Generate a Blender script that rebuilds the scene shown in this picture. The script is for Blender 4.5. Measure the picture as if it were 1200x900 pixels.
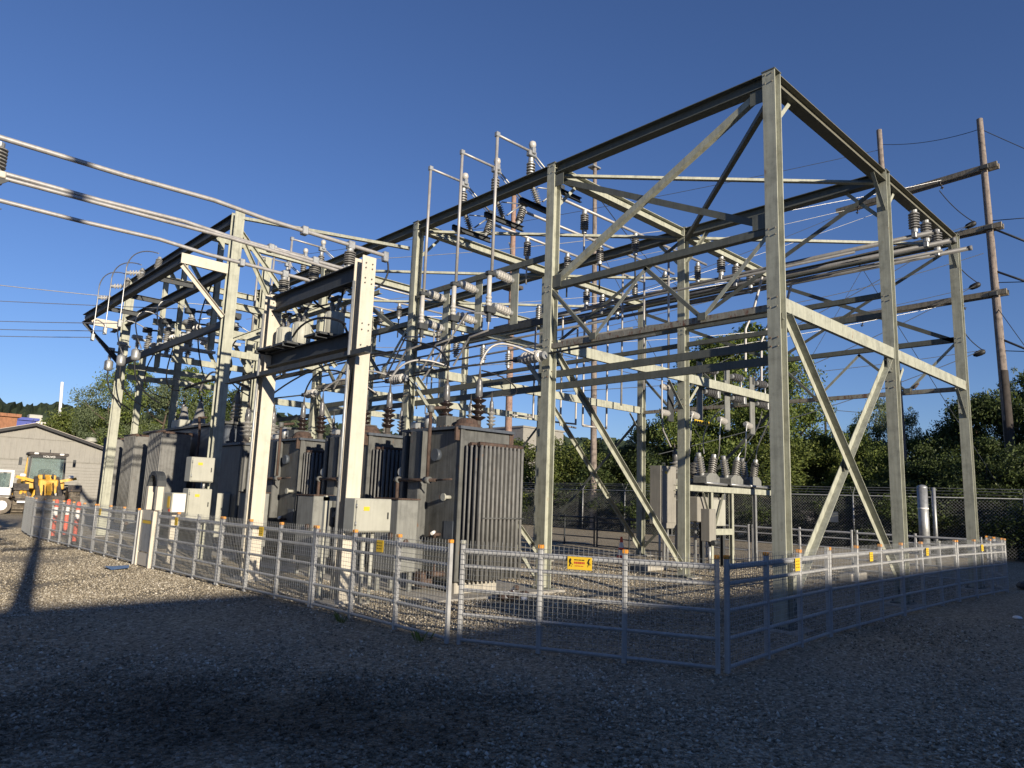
import bpy, math, random
import numpy as np
from mathutils import Vector, Matrix
random.seed(11); rng = np.random.default_rng(11)
S = bpy.context.scene
COL = S.collection
PI = math.pi
for o in list(bpy.data.objects): bpy.data.objects.remove(o)

# ------------------------------------------------------------------ camera
CAM = Vector((-9.7638, -4.7816, 1.65))
YAW, PITCH, ROLL, FPX = math.radians(46.823), math.radians(9.045), math.radians(2.059), 836.8
fw = Vector((math.cos(YAW)*math.cos(PITCH), math.sin(YAW)*math.cos(PITCH), math.sin(PITCH)))
r0 = Vector((math.sin(YAW), -math.cos(YAW), 0)); u0 = r0.cross(fw)
rt = r0*math.cos(ROLL) + u0*math.sin(ROLL); upv = -r0*math.sin(ROLL) + u0*math.cos(ROLL)
cd = bpy.data.cameras.new('camera'); cam = bpy.data.objects.new('camera', cd); COL.objects.link(cam)
cam.matrix_world = Matrix(((rt.x, upv.x, -fw.x, CAM.x), (rt.y, upv.y, -fw.y, CAM.y), (rt.z, upv.z, -fw.z, CAM.z), (0, 0, 0, 1)))
cd.sensor_width = 36; cd.lens = 36*FPX/1200; cd.clip_start = .05; cd.clip_end = 6000
S.camera = cam

# ------------------------------------------------------------------ sky, sun, exposure
SUN_EL = math.radians(13.2)
SUN_AZ = math.radians(79.0)          # heading the light travels to
w = bpy.data.worlds.new('World'); S.world = w; w.use_nodes = True
nt = w.node_tree; bg = nt.nodes['Background']
sky = nt.nodes.new('ShaderNodeTexSky'); sky.sky_type = 'NISHITA'; sky.sun_disc = False
sky.sun_elevation = SUN_EL
sky.sun_rotation = math.atan2(-math.cos(SUN_AZ), -math.sin(SUN_AZ)) % (2*PI)
sky.altitude = 300; sky.air_density = 1.0; sky.dust_density = 0.15; sky.ozone_density = 4.6
tint = nt.nodes.new('ShaderNodeMixRGB'); tint.blend_type = 'MULTIPLY'; tint.inputs[0].default_value = 1; tint.inputs[2].default_value = (1.05, .96, 1.13, 1)
nt.links.new(sky.outputs[0], tint.inputs[1]); nt.links.new(tint.outputs[0], bg.inputs[0]); bg.inputs[1].default_value = 0.073
sl = bpy.data.lights.new('sun', 'SUN'); sl.energy = 5.0; sl.angle = math.radians(0.5); sl.color = (1, .88, .70)
sun = bpy.data.objects.new('sun', sl); COL.objects.link(sun)
tv = Vector((math.cos(SUN_AZ)*math.cos(SUN_EL), math.sin(SUN_AZ)*math.cos(SUN_EL), -math.sin(SUN_EL)))
sun.rotation_euler = tv.to_track_quat('-Z', 'Y').to_euler(); sun.location = (-10, -60, 40)
S.view_settings.view_transform = 'Standard'; S.view_settings.look = 'None'
S.view_settings.exposure = 0.65; S.view_settings.gamma = 1; S.view_settings.use_curve_mapping = False
try:
    S.cycles.max_bounces = 6; S.cycles.transparent_max_bounces = 8
except Exception: pass

# ------------------------------------------------------------------ materials
MATS = {}
def newmat(name):
    m = bpy.data.materials.new(name); m.use_nodes = True; MATS[name] = m
    return m, m.node_tree.nodes, m.node_tree.links, m.node_tree.nodes['Principled BSDF']
def ramp(N, L, src, stops):
    r = N.new('ShaderNodeValToRGB'); e = r.color_ramp.elements
    e[0].position, e[0].color = stops[0][0], (*stops[0][1], 1)
    e[1].position, e[1].color = stops[-1][0], (*stops[-1][1], 1)
    for p, c in stops[1:-1]:
        x = e.new(p); x.color = (*c, 1)
    L.new(src, r.inputs[0]); return r
def mat(name, c, rough=.6, metal=0., var=.18, scale=6., rust=0., rustc=(.16, .07, .03), bump=.0, bscale=80., streak=True, spec=.4):
    """weathered surface: cloudy tint, vertical streaks, optional rust"""
    m, N, L, B = newmat(name)
    g = N.new('ShaderNodeNewGeometry')
    n1 = N.new('ShaderNodeTexNoise'); n1.inputs['Scale'].default_value = scale; n1.inputs['Detail'].default_value = 6; n1.inputs['Roughness'].default_value = .65
    L.new(g.outputs['Position'], n1.inputs['Vector'])
    d = tuple(x*(1-var*1.6) for x in c); l = tuple(min(1, x*(1+var*.7)) for x in c)
    r = ramp(N, L, n1.outputs[0], [(.3, d), (.5, c), (.72, l)])
    out = r.outputs[0]
    if streak:
        mp = N.new('ShaderNodeMapping'); mp.inputs['Scale'].default_value = (22, 22, 1.3); L.new(g.outputs['Position'], mp.inputs['Vector'])
        n2 = N.new('ShaderNodeTexNoise'); n2.inputs['Scale'].default_value = 1.0; n2.inputs['Detail'].default_value = 4; L.new(mp.outputs[0], n2.inputs['Vector'])
        r2 = ramp(N, L, n2.outputs[0], [(.35, (1-var*1.4,)*3), (.6, (1, 1, 1))])
        mx = N.new('ShaderNodeMixRGB'); mx.blend_type = 'MULTIPLY'; mx.inputs[0].default_value = .8
        L.new(out, mx.inputs[1]); L.new(r2.outputs[0], mx.inputs[2]); out = mx.outputs[0]
    if rust > 0:
        n3 = N.new('ShaderNodeTexNoise'); n3.inputs['Scale'].default_value = scale*1.7; n3.inputs['Detail'].default_value = 8; n3.inputs['Roughness'].default_value = .7
        mp3 = N.new('ShaderNodeMapping'); mp3.inputs['Scale'].default_value = (1, 1, .45); mp3.inputs['Location'].default_value = (3, 9, 4)
        L.new(g.outputs['Position'], mp3.inputs['Vector']); L.new(mp3.outputs[0], n3.inputs['Vector'])
        r3 = ramp(N, L, n3.outputs[0], [(.66-.3*rust, (0, 0, 0)), (.74-.25*rust, (1, 1, 1))])
        mx = N.new('ShaderNodeMixRGB'); L.new(r3.outputs[0], mx.inputs[0]); L.new(out, mx.inputs[1]); mx.inputs[2].default_value = (*rustc, 1); out = mx.outputs[0]
    L.new(out, B.inputs['Base Color'])
    rr = N.new('ShaderNodeMapRange'); rr.inputs[3].default_value = max(.05, rough-.12); rr.inputs[4].default_value = min(1, rough+.15)
    L.new(n1.outputs[0], rr.inputs[0]); L.new(rr.outputs[0], B.inputs['Roughness'])
    B.inputs['Metallic'].default_value = metal; B.inputs['Specular IOR Level'].default_value = spec
    if bump > 0:
        nb = N.new('ShaderNodeTexNoise'); nb.inputs['Scale'].default_value = bscale; nb.inputs['Detail'].default_value = 4
        L.new(g.outputs['Position'], nb.inputs['Vector'])
        b = N.new('ShaderNodeBump'); b.inputs['Strength'].default_value = bump; b.inputs['Distance'].default_value = .01
        L.new(nb.outputs[0], b.inputs['Height']); L.new(b.outputs[0], B.inputs['Normal'])
    return m
STEEL = mat('pale_green_painted_steel', (.345, .352, .288), .62, 0, .18, 5, .08, (.2, .13, .08), .15, 60)
STEEL2 = mat('shade_darkened_green_steel', (.105, .112, .098), .6, 0, .14, 5, .05, (.17, .1, .06), .15, 60)  # the pale green paint, darkened to carry the flange shade on beams
OLIVE = mat('dull_olive_steel', (.14, .135, .105), .65, 0, .14, 5, .08, (.1, .07, .05), .15, 60)
TUBEG = mat('shade_side_grey_tube', (.16, .16, .163), .5, .2, .1, 6, 0)  # grey darkened to stand in for the shadow side of the buses
WOODR = mat('reddish_pole_timber', (.29, .19, .15), .9, 0, .25, 5, 0, bump=.6, bscale=30)
RUSTY = mat('rusty_angle_steel', (.26, .25, .21), .75, 0, .2, 7, .5, (.13, .06, .04), .3, 60)
WHITE = mat('cream_white_painted_steel', (.51, .468, .39), .55, 0, .08, 4, .05, (.28, .17, .1), .1, 60)
DARK = mat('dark_grey_steel', (.045, .05, .055), .6, 0, .2, 6, .05)
GALV = mat('galvanised_steel', (.34, .35, .355), .45, .5, .14, 9, 0, bump=.1)
PANEL = mat('grey_painted_panel_tube', (.38, .385, .39), .5, .1, .12, 9, .04, (.25, .2, .16))
ALU = mat('aluminium_tube', (.37, .358, .35), .45, .3, .12, 5, 0)
TANK = mat('weathered_grey_tank_paint', (.105, .108, .105), .55, 0, .26, 4, .14, (.14, .075, .045), .2, 30)
TANKD = mat('blue_grey_tank_paint', (.07, .083, .105), .5, 0, .2, 3, .06, (.12, .07, .04), .1, 30)
FIN = mat('radiator_grey_paint', (.155, .155, .15), .6, 0, .2, 8, .08, (.2, .11, .06), .1, 30)
RUST = mat('rusted_pipe_steel', (.08, .053, .042), .8, 0, .35, 12, .3, (.09, .045, .03), .3, 60)
CABL = mat('light_grey_cabinet', (.35, .35, .305), .5, 0, .07, 3, .0)
CABG = mat('grey_cabinet', (.19, .195, .185), .55, 0, .18, 4, .05)
PORC = mat('grey_porcelain', (.2, .196, .188), .3, 0, .1, 8, 0, streak=False, spec=.5)
PORCW = mat('pale_porcelain', (.42, .405, .38), .28, 0, .08, 8, 0, streak=False, spec=.5)
PORCB = mat('brown_porcelain', (.018, .012, .011), .28, 0, .2, 8, 0, streak=False, spec=.6)
CONC = mat('concrete', (.36, .34, .30), .9, 0, .2, 7, 0, bump=.4)
BLACK = mat('black_rubber_cable', (.012, .012, .013), .55, 0, .1, 8, 0, streak=False)
WIRE = mat('bare_conductor', (.42, .42, .42), .4, .7, .1, 4, 0, streak=False)
DWIRE = mat('dark_conductor', (.05, .055, .06), .5, .3, .1, 4, 0, streak=False)
WOOD = mat('weathered_pole_timber', (.235, .195, .17), .9, 0, .35, 5, 0, bump=.6, bscale=30)
WOODD = mat('dark_creosoted_timber', (.05, .042, .038), .9, 0, .3, 5, 0, bump=.6, bscale=30)
ARM = mat('weathered_crossarm_timber', (.26, .225, .17), .9, 0, .3, 5, 0, bump=.5, bscale=30)
ORANGE = mat('orange_cap_plastic', (.60, .25, .035), .5, 0, .12, 30, 0, streak=False)
CONEO = mat('orange_cone_plastic', (.72, .10, .045), .5, 0, .1, 14, 0, streak=False)
CONEW = mat('white_reflective_band', (.75, .74, .72), .4, 0, .08, 14, 0, streak=False)
YEL = mat('yellow_sign', (.62, .41, .03), .45, 0, .06, 20, 0, streak=False)
INK = mat('black_sign_ink', (.015, .012, .01), .5, 0, .1, 20, 0, streak=False)
REDINK = mat('red_sign_ink', (.45, .06, .03), .5, 0, .1, 20, 0, streak=False)
LYEL = mat('loader_yellow_paint', (.66, .36, .045), .45, 0, .14, 4, .06, (.2, .14, .08))
TYRE = mat('dusty_tyre_rubber', (.17, .145, .115), .9, 0, .3, 6, 0, bump=.4)
MUD = mat('muddy_dark_steel', (.085, .075, .068), .8, 0, .3, 6, .1)
TRUCKW = mat('white_truck_paint', (.74, .74, .72), .35, 0, .05, 4, 0)
SIDING = mat('tan_metal_siding', (.255, .245, .222), .7, 0, .08, 2, 0)
TRIM = mat('black_roof_trim', (.02, .02, .022), .6, 0, .1, 4, 0, streak=False)
ROOFM = mat('pale_metal_roof', (.42, .37, .33), .6, 0, .1, 3, .02)
BROWNR = mat('brown_brick_cladding', (.28, .13, .07), .85, 0, .25, 3, 0)
BLUEW = mat('blue_wall_paint', (.05, .07, .30), .6, 0, .1, 3, 0)
WHITEW = mat('white_wall_paint', (.72, .68, .60), .7, 0, .08, 3, 0)
GREYB = mat('grey_warehouse_wall', (.24, .23, .205), .8, 0, .12, 2, 0)
BIRDM = mat('bird_feathers', (.11, .08, .065), .8, 0, .3, 40, 0, streak=False)
BARK = mat('tree_bark', (.10, .075, .055), .95, 0, .3, 8, 0, bump=.6, bscale=20)
BLUET = mat('blue_tarp', (.13, .22, .38), .5, 0, .15, 10, 0, streak=False)
def glassmat(name, c):
    m, N, L, B = newmat(name)
    B.inputs['Base Color'].default_value = (*c, 1); B.inputs['Roughness'].default_value = .06; B.inputs['Specular IOR Level'].default_value = .8
    B.inputs['Transmission Weight'].default_value = .75
    return m
GLASS = glassmat('tinted_cab_glass', (.35, .45, .44))
def leafmat(name, c1, c2, c3):
    m, N, L, B = newmat(name)
    g = N.new('ShaderNodeNewGeometry')
    r = ramp(N, L, g.outputs['Random Per Island'], [(0., c1), (.5, c2), (1., c3)])
    L.new(r.outputs[0], B.inputs['Base Color']); B.inputs['Roughness'].default_value = .55; B.inputs['Specular IOR Level'].default_value = .25
    t = N.new('ShaderNodeBsdfTranslucent'); L.new(r.outputs[0], t.inputs[0])
    mx = N.new('ShaderNodeMixShader'); mx.inputs[0].default_value = .3
    L.new(B.outputs[0], mx.inputs[1]); L.new(t.outputs[0], mx.inputs[2])
    L.new(mx.outputs[0], N['Material Output'].inputs[0])
    return m
LEAF1 = leafmat('mid_green_leaves', (.065, .10, .024), (.12, .16, .038), (.20, .24, .06))
LEAF2 = leafmat('dark_and_shaded_leaves', (.03, .046, .016), (.052, .075, .023), (.085, .11, .034))  # dark foliage; on the right-hand trees it stands in for shadow
LEAF3 = leafmat('pale_grey_green_leaves', (.07, .095, .045), (.11, .14, .07), (.16, .19, .10))
LEAF4 = leafmat('yellow_green_leaves', (.055, .08, .02), (.10, .125, .03), (.16, .185, .044))
def stain_shade(N, L, g):
    """ragged oily damp patch near the photographer, enlarged to paint in deeper foreground shade"""
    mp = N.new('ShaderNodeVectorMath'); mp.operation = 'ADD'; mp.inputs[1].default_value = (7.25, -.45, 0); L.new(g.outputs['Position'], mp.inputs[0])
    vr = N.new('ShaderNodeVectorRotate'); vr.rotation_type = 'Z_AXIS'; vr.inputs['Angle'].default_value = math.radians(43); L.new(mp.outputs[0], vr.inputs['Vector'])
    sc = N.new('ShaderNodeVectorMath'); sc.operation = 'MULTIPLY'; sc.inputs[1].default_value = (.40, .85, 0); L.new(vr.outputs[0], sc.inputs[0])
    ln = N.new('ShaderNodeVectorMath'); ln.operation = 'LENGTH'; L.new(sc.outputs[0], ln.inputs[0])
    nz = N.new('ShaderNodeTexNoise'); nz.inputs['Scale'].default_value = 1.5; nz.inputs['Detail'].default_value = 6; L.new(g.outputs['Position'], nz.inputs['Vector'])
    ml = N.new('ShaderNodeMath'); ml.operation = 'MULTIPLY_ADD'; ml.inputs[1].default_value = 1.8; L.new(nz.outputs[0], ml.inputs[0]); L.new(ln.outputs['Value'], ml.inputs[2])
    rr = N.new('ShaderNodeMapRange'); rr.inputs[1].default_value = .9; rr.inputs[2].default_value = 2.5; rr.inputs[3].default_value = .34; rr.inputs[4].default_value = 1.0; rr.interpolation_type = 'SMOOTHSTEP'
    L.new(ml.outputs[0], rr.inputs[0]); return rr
def gravelmat():
    m, N, L, B = newmat('crushed_gravel')
    g = N.new('ShaderNodeNewGeometry')
    v = N.new('ShaderNodeTexVoronoi'); v.inputs['Scale'].default_value = 34; v.inputs['Randomness'].default_value = 1
    L.new(g.outputs['Position'], v.inputs['Vector'])
    v2 = N.new('ShaderNodeTexVoronoi'); v2.inputs['Scale'].default_value = 85; L.new(g.outputs['Position'], v2.inputs['Vector'])
    sep = N.new('ShaderNodeSeparateColor'); L.new(v.outputs['Color'], sep.inputs[0])
    c = ramp(N, L, sep.outputs[0], [(0, (.17, .145, .105)), (.35, (.30, .255, .185)), (.7, (.40, .345, .25)), (1, (.55, .49, .385))])
    sep2 = N.new('ShaderNodeSeparateColor'); L.new(v2.outputs['Color'], sep2.inputs[0])
    c2 = ramp(N, L, sep2.outputs[1], [(0, (.6, .6, .6)), (1, (1.15, 1.15, 1.15))])
    mx = N.new('ShaderNodeMixRGB'); mx.blend_type = 'MULTIPLY'; mx.inputs[0].default_value = .7
    L.new(c.outputs[0], mx.inputs[1]); L.new(c2.outputs[0], mx.inputs[2])
    # broad dirt patches and wheel tracks
    n = N.new('ShaderNodeTexNoise'); n.inputs['Scale'].default_value = .35; n.inputs['Detail'].default_value = 6; n.inputs['Roughness'].default_value = .6
    L.new(g.outputs['Position'], n.inputs['Vector'])
    cr = ramp(N, L, n.outputs[0], [(.3, (.84, .83, .82)), (.5, (1, 1, 1)), (.7, (1.1, 1.09, 1.06))])
    mx2 = N.new('ShaderNodeMixRGB'); mx2.blend_type = 'MULTIPLY'; mx2.inputs[0].default_value = 1
    L.new(mx.outputs[0], mx2.inputs[1]); L.new(cr.outputs[0], mx2.inputs[2])
    rr = stain_shade(N, L, g)
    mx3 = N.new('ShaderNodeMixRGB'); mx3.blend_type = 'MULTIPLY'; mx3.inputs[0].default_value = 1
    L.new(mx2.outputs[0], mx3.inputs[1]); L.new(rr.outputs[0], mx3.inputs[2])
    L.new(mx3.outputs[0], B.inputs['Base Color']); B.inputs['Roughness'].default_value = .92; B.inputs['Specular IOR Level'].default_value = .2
    b1 = N.new('ShaderNodeBump'); b1.inputs['Strength'].default_value = .9; b1.inputs['Distance'].default_value = .04; b1.invert = True
    L.new(v.outputs['Distance'], b1.inputs['Height'])
    b2 = N.new('ShaderNodeBump'); b2.inputs['Strength'].default_value = .6; b2.inputs['Distance'].default_value = .01; b2.invert = True
    L.new(v2.outputs['Distance'], b2.inputs['Height']); L.new(b1.outputs[0], b2.inputs['Normal']); L.new(b2.outputs[0], B.inputs['Normal'])
    return m
GRAVEL = gravelmat()
def stonemat():
    m, N, L, B = newmat('loose_stone')
    g = N.new('ShaderNodeNewGeometry')
    r = ramp(N, L, g.outputs['Random Per Island'], [(0, (.13, .112, .085)), (.4, (.26, .225, .17)), (.8, (.38, .335, .26)), (1, (.6, .56, .48))])
    mx = N.new('ShaderNodeMixRGB'); mx.blend_type = 'MULTIPLY'; mx.inputs[0].default_value = 1; L.new(r.outputs[0], mx.inputs[1]); L.new(stain_shade(N, L, g).outputs[0], mx.inputs[2])
    L.new(mx.outputs[0], B.inputs['Base Color']); B.inputs['Roughness'].default_value = .9; B.inputs['Specular IOR Level'].default_value = .2
    return m
STONE = stonemat()
def hillmat():
    m, N, L, B = newmat('wooded_hill')
    g = N.new('ShaderNodeNewGeometry'); v = N.new('ShaderNodeTexVoronoi'); v.inputs['Scale'].default_value = .14; L.new(g.outputs['Position'], v.inputs['Vector'])
    sep = N.new('ShaderNodeSeparateColor'); L.new(v.outputs['Color'], sep.inputs[0])
    r = ramp(N, L, sep.outputs[0], [(0, (.028, .042, .024)), (.6, (.045, .062, .033)), (1, (.06, .08, .04))])
    L.new(r.outputs[0], B.inputs['Base Color']); B.inputs['Roughness'].default_value = 1; B.inputs['Specular IOR Level'].default_value = .1
    return m
HILL = hillmat()

# ------------------------------------------------------------------ mesh helpers
class MB:
    def __init__(s): s.v = []; s.f = []; s.sm = []; s.mi = []; s.cur = 0
    def add(s, vs, fs, sm=False):
        o = len(s.v); s.v += [tuple(x) for x in vs]
        for f in fs: s.f.append(tuple(i+o for i in f)); s.sm.append(sm); s.mi.append(s.cur)
        return s
    def box(s, a, b):
        x0, y0, z0 = a; x1, y1, z1 = b
        return s.add([(x0,y0,z0),(x1,y0,z0),(x1,y1,z0),(x0,y1,z0),(x0,y0,z1),(x1,y0,z1),(x1,y1,z1),(x0,y1,z1)],
                     [(0,3,2,1),(4,5,6,7),(0,1,5,4),(1,2,6,5),(2,3,7,6),(3,0,4,7)])
    def bbox(s, a, b, e=.01):
        """box with chamfered edges"""
        c = [(a[i]+b[i])/2 for i in range(3)]; h = [abs(b[i]-a[i])/2 for i in range(3)]
        e = min(e, *[k*.45 for k in h]); vs = []; idx = {}
        for sx in (-1,1):
            for sy in (-1,1):
                for sz in (-1,1):
                    for k in range(3):
                        d = [h[0]-e, h[1]-e, h[2]-e]; d[k] = h[k]
                        idx[(sx,sy,sz,k)] = len(vs); vs.append((c[0]+sx*d[0], c[1]+sy*d[1], c[2]+sz*d[2]))
        I = lambda x,y,z,k: idx[(x,y,z,k)]
        fs = []
        for q in (-1,1):
            fs.append((I(q,-1,-1,0),I(q,1,-1,0),I(q,1,1,0),I(q,-1,1,0))[::q]); fs.append((I(-1,q,-1,1),I(1,q,-1,1),I(1,q,1,1),I(-1,q,1,1))[::-q]); fs.append((I(-1,-1,q,2),I(1,-1,q,2),I(1,1,q,2),I(-1,1,q,2))[::q])
        for p in (-1,1):
            for q in (-1,1):
                fs.append((I(p,q,-1,0),I(p,q,-1,1),I(p,q,1,1),I(p,q,1,0))); fs.append((I(p,-1,q,0),I(p,-1,q,2),I(p,1,q,2),I(p,1,q,0))); fs.append((I(-1,p,q,1),I(-1,p,q,2),I(1,p,q,2),I(1,p,q,1)))
                for r in (-1,1): fs.append((I(p,q,r,0),I(p,q,r,1),I(p,q,r,2)))
        return s.add(vs, fs)
    def prism(s, p0, p1, prof, up=(0,0,1)):
        p0, p1, up = Vector(p0), Vector(p1), Vector(up); d = (p1-p0).normalized()
        sd = d.cross(up)
        if sd.length < 1e-4: sd = d.cross(Vector((1,0,0)))
        sd.normalize(); u = sd.cross(d)
        n = len(prof); vs = [p0+sd*a+u*b for a, b in prof] + [p1+sd*a+u*b for a, b in prof]
        return s.add(vs, [tuple(range(n)), tuple(range(2*n-1, n-1, -1))] + [(i, n+i, n+(i+1)%n, (i+1)%n) for i in range(n)])
    def tube(s, p0, p1, r0, r1=None, n=8, cap=True):
        r1 = r0 if r1 is None else r1
        p0, p1 = Vector(p0), Vector(p1); d = (p1-p0).normalized(); a = d.orthogonal().normalized(); b = d.cross(a)
        vs = [p0+(a*math.cos(t)+b*math.sin(t))*r0 for t in (2*PI*i/n for i in range(n))] + [p1+(a*math.cos(t)+b*math.sin(t))*r1 for t in (2*PI*i/n for i in range(n))]
        s.add(vs, [(i, (i+1)%n, n+(i+1)%n, n+i) for i in range(n)], True)
        if cap:
            o = len(s.v)-2*n
            s.f += [tuple(o+i for i in range(n-1,-1,-1)), tuple(o+n+i for i in range(n))]; s.sm += [False]*2; s.mi += [s.cur]*2
        return s
    def path(s, pts, r, n=6):
        pts = [Vector(p) for p in pts]; vs = []; m = len(pts); pa = None
        rs = r if isinstance(r, (list, tuple)) else [r]*m
        for i, p in enumerate(pts):
            d = (pts[min(i+1, m-1)]-pts[max(i-1, 0)]).normalized()
            a = d.orthogonal() if pa is None else pa-d*pa.dot(d)
            if a.length < 1e-5: a = d.orthogonal()
            a.normalize(); pa = a; b = d.cross(a)
            vs += [p+(a*math.cos(2*PI*k/n)+b*math.sin(2*PI*k/n))*rs[i] for k in range(n)]
        fs = [(i*n+k, i*n+(k+1)%n, (i+1)*n+(k+1)%n, (i+1)*n+k) for i in range(m-1) for k in range(n)]
        s.add(vs, fs, True); s.add(vs[:n][::-1], [tuple(range(n))]); s.add(vs[-n:], [tuple(range(n))]); return s
    def lathe(s, prof, base=(0,0,0), axis=(0,0,1), n=12):
        base, d = Vector(base), Vector(axis).normalized(); a = d.orthogonal().normalized(); b = d.cross(a); vs = []
        for r, z in prof: vs += [base+d*z+(a*math.cos(2*PI*k/n)+b*math.sin(2*PI*k/n))*max(r, 1e-4) for k in range(n)]
        m = len(prof)
        s.add(vs, [(i*n+k, i*n+(k+1)%n, (i+1)*n+(k+1)%n, (i+1)*n+k) for i in range(m-1) for k in range(n)], True)
        s.add(vs[:n][::-1], [tuple(range(n))]); s.add(vs[-n:], [tuple(range(n))]); return s
    def quad(s, a, b, c, d): return s.add([a, b, c, d], [(0,1,2,3)])
    def poly(s, pts2, z0, z1, M=None):
        """extruded polygon, pts2 in the plane, M maps (a,b,h) to space"""
        M = M or (lambda a, b, h: (a, b, h)); n = len(pts2)
        return s.add([M(a,b,z0) for a,b in pts2]+[M(a,b,z1) for a,b in pts2], [tuple(range(n-1,-1,-1)), tuple(range(n,2*n))]+[(i,(i+1)%n,n+(i+1)%n,n+i) for i in range(n)])
    def mesh(s, name, mats, off=(0,0,0)):
        me = bpy.data.meshes.new(name)
        V = np.array(s.v, float).reshape(-1, 3) - np.array(off)
        me.from_pydata(V.tolist(), [], s.f)
        for m in (mats if isinstance(mats, (list, tuple)) else [mats]): me.materials.append(m)
        me.polygons.foreach_set('use_smooth', s.sm); me.polygons.foreach_set('material_index', s.mi); me.update()
        return me
def tag(o, label=None, cat=None, group=None, kind=None):
    for k, v in (('label', label), ('category', cat), ('group', group), ('kind', kind)):
        if v: o[k] = v
    return o
def thing(name, label, cat, loc=(0,0,0), rz=0, group=None):
    o = bpy.data.objects.new(name, None); COL.objects.link(o); o.location = loc; o.rotation_euler = (0,0,rz); o.empty_display_size = .2
    return tag(o, label, cat, group)
def part(name, mb, m, parent=None, local=False, label=None, kind=None):
    """link a mesh; built in world coordinates unless local"""
    off = (0,0,0)
    if parent is not None and not local:
        p = parent; off = Vector((0,0,0))
        while p is not None: off = off + p.location; p = p.parent
        off = tuple(off)
    me = mb.mesh(name, m, off) if isinstance(mb, MB) else mb
    o = bpy.data.objects.new(name, me); COL.objects.link(o); o.parent = parent
    return tag(o, label, None, None, kind)
def inst(name, me, parent, loc, axis=(0,0,1), scale=1., local=False, rz=None):
    o = bpy.data.objects.new(name, me); COL.objects.link(o); o.parent = parent
    l = Vector(loc)
    if parent is not None and not local:
        p = parent
        while p is not None: l = l-p.location; p = p.parent
    o.location = l
    if rz is not None: o.rotation_euler = (0,0,rz)
    else: o.rotation_euler = Vector((0,0,1)).rotation_difference(Vector(axis)).to_euler()
    o.scale = (scale,)*3 if not isinstance(scale, tuple) else scale
    return o
def single(name, mb, m, label, cat, group=None, kind=None, loc=None):
    """a thing that is one mesh, origin at its own base"""
    V = np.array(mb.v); base = loc if loc is not None else (float(V[:,0].mean()), float(V[:,1].mean()), float(V[:,2].min()))
    o = bpy.data.objects.new(name, mb.mesh(name, m, base)); COL.objects.link(o); o.location = base
    return tag(o, label, cat, group, kind)
def copy_tree(o, parent=None):
    c = o.copy(); COL.objects.link(c); c.parent = parent
    for ch in list(o.children): copy_tree(ch, c)
    return c
def struct(name, mb, m): return tag(part(name, mb, m), kind='structure')
def I_(h, b, tf=.014, tw=.01):
    return [(-b/2,-h/2),(b/2,-h/2),(b/2,-h/2+tf),(tw/2,-h/2+tf),(tw/2,h/2-tf),(b/2,h/2-tf),(b/2,h/2),(-b/2,h/2),(-b/2,h/2-tf),(-tw/2,h/2-tf),(-tw/2,-h/2+tf),(-b/2,-h/2+tf)]
def L_(a, b=None, t=.009, fx=1, fy=1):
    b = b or a; q = [(0,0),(a,0),(a,t),(t,t),(t,b),(0,b)]
    q = [(x*fx, y*fy) for x, y in q]
    return q if fx*fy > 0 else q[::-1]
def C_(h, b, t=.01, fx=1):
    q = [(0,-h/2),(b,-h/2),(b,-h/2+t),(t,-h/2+t),(t,h/2-t),(b,h/2-t),(b,h/2),(0,h/2)]
    q = [(x*fx, y) for x, y in q]
    return q if fx > 0 else q[::-1]
def R_(w, h): return [(-w/2,-h/2),(w/2,-h/2),(w/2,h/2),(-w/2,h/2)]
def member(par, name, p0, p1, prof, m, up=(0,0,1)): return part(name, MB().prism(p0, p1, prof, up), m, par)
def sag(a, b, s, n=14):
    a, b = Vector(a), Vector(b); return [a.lerp(b, i/n) - Vector((0,0,4*s*(i/n)*(1-i/n))) for i in range(n+1)]
def bez(a, b, c, d, n=12):
    a, b, c, d = map(Vector, (a, b, c, d))
    return [a*(1-t)**3+b*3*t*(1-t)**2+c*3*t*t*(1-t)+d*t**3 for t in (i/n for i in range(n+1))]
def shed_profile(h, r, n, core=.6, cap=.16):
    """ribbed insulator outline with metal end fittings left plain"""
    c = h*cap; p = [(r*.62, 0), (r*.62, c*.85), (r*core, c)]; st = (h-2*c)/n
    for i in range(n):
        z = c+i*st; p += [(r*core, z+.16*st), (r*.97, z+.30*st), (r, z+.60*st), (r*core, z+.72*st)]
    return p+[(r*core, h-c), (r*.6, h-c*.85), (r*.6, h)]
def ins_mesh(name, h, r, n, m, core=.66, seg=12):
    mb = MB(); mb.lathe(shed_profile(h, r, n, core), n=seg); me = mb.mesh(name, [m, GALV])
    for p in me.polygons:
        p.use_smooth = False
        if p.center.z < h*.13 or p.center.z > h*.87: p.material_index = 1
    return me
INS_POST = ins_mesh('post_insulator', .46, .09, 6, PORC, .55)
INS_SMALL = ins_mesh('small_insulator', .34, .06, 5, PORC)
INS_HOR = ins_mesh('horizontal_insulator', .46, .085, 5, PORCW, .7)
PORCD = mat('dark_grey_porcelain', (.10, .10, .105), .3, 0, .1, 8, 0, streak=False, spec=.5)
INS_HORG = ins_mesh('grey_horizontal_insulator', .46, .09, 5, PORCD, .5)
INS_LONG = ins_mesh('long_insulator', .55, .095, 7, PORC, .52)
INS_STR = ins_mesh('string_insulator', .42, .075, 4, PORCW, .35)
INS_ROT = ins_mesh('strain_insulator', .62, .11, 5, PORCW, .86)
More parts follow.
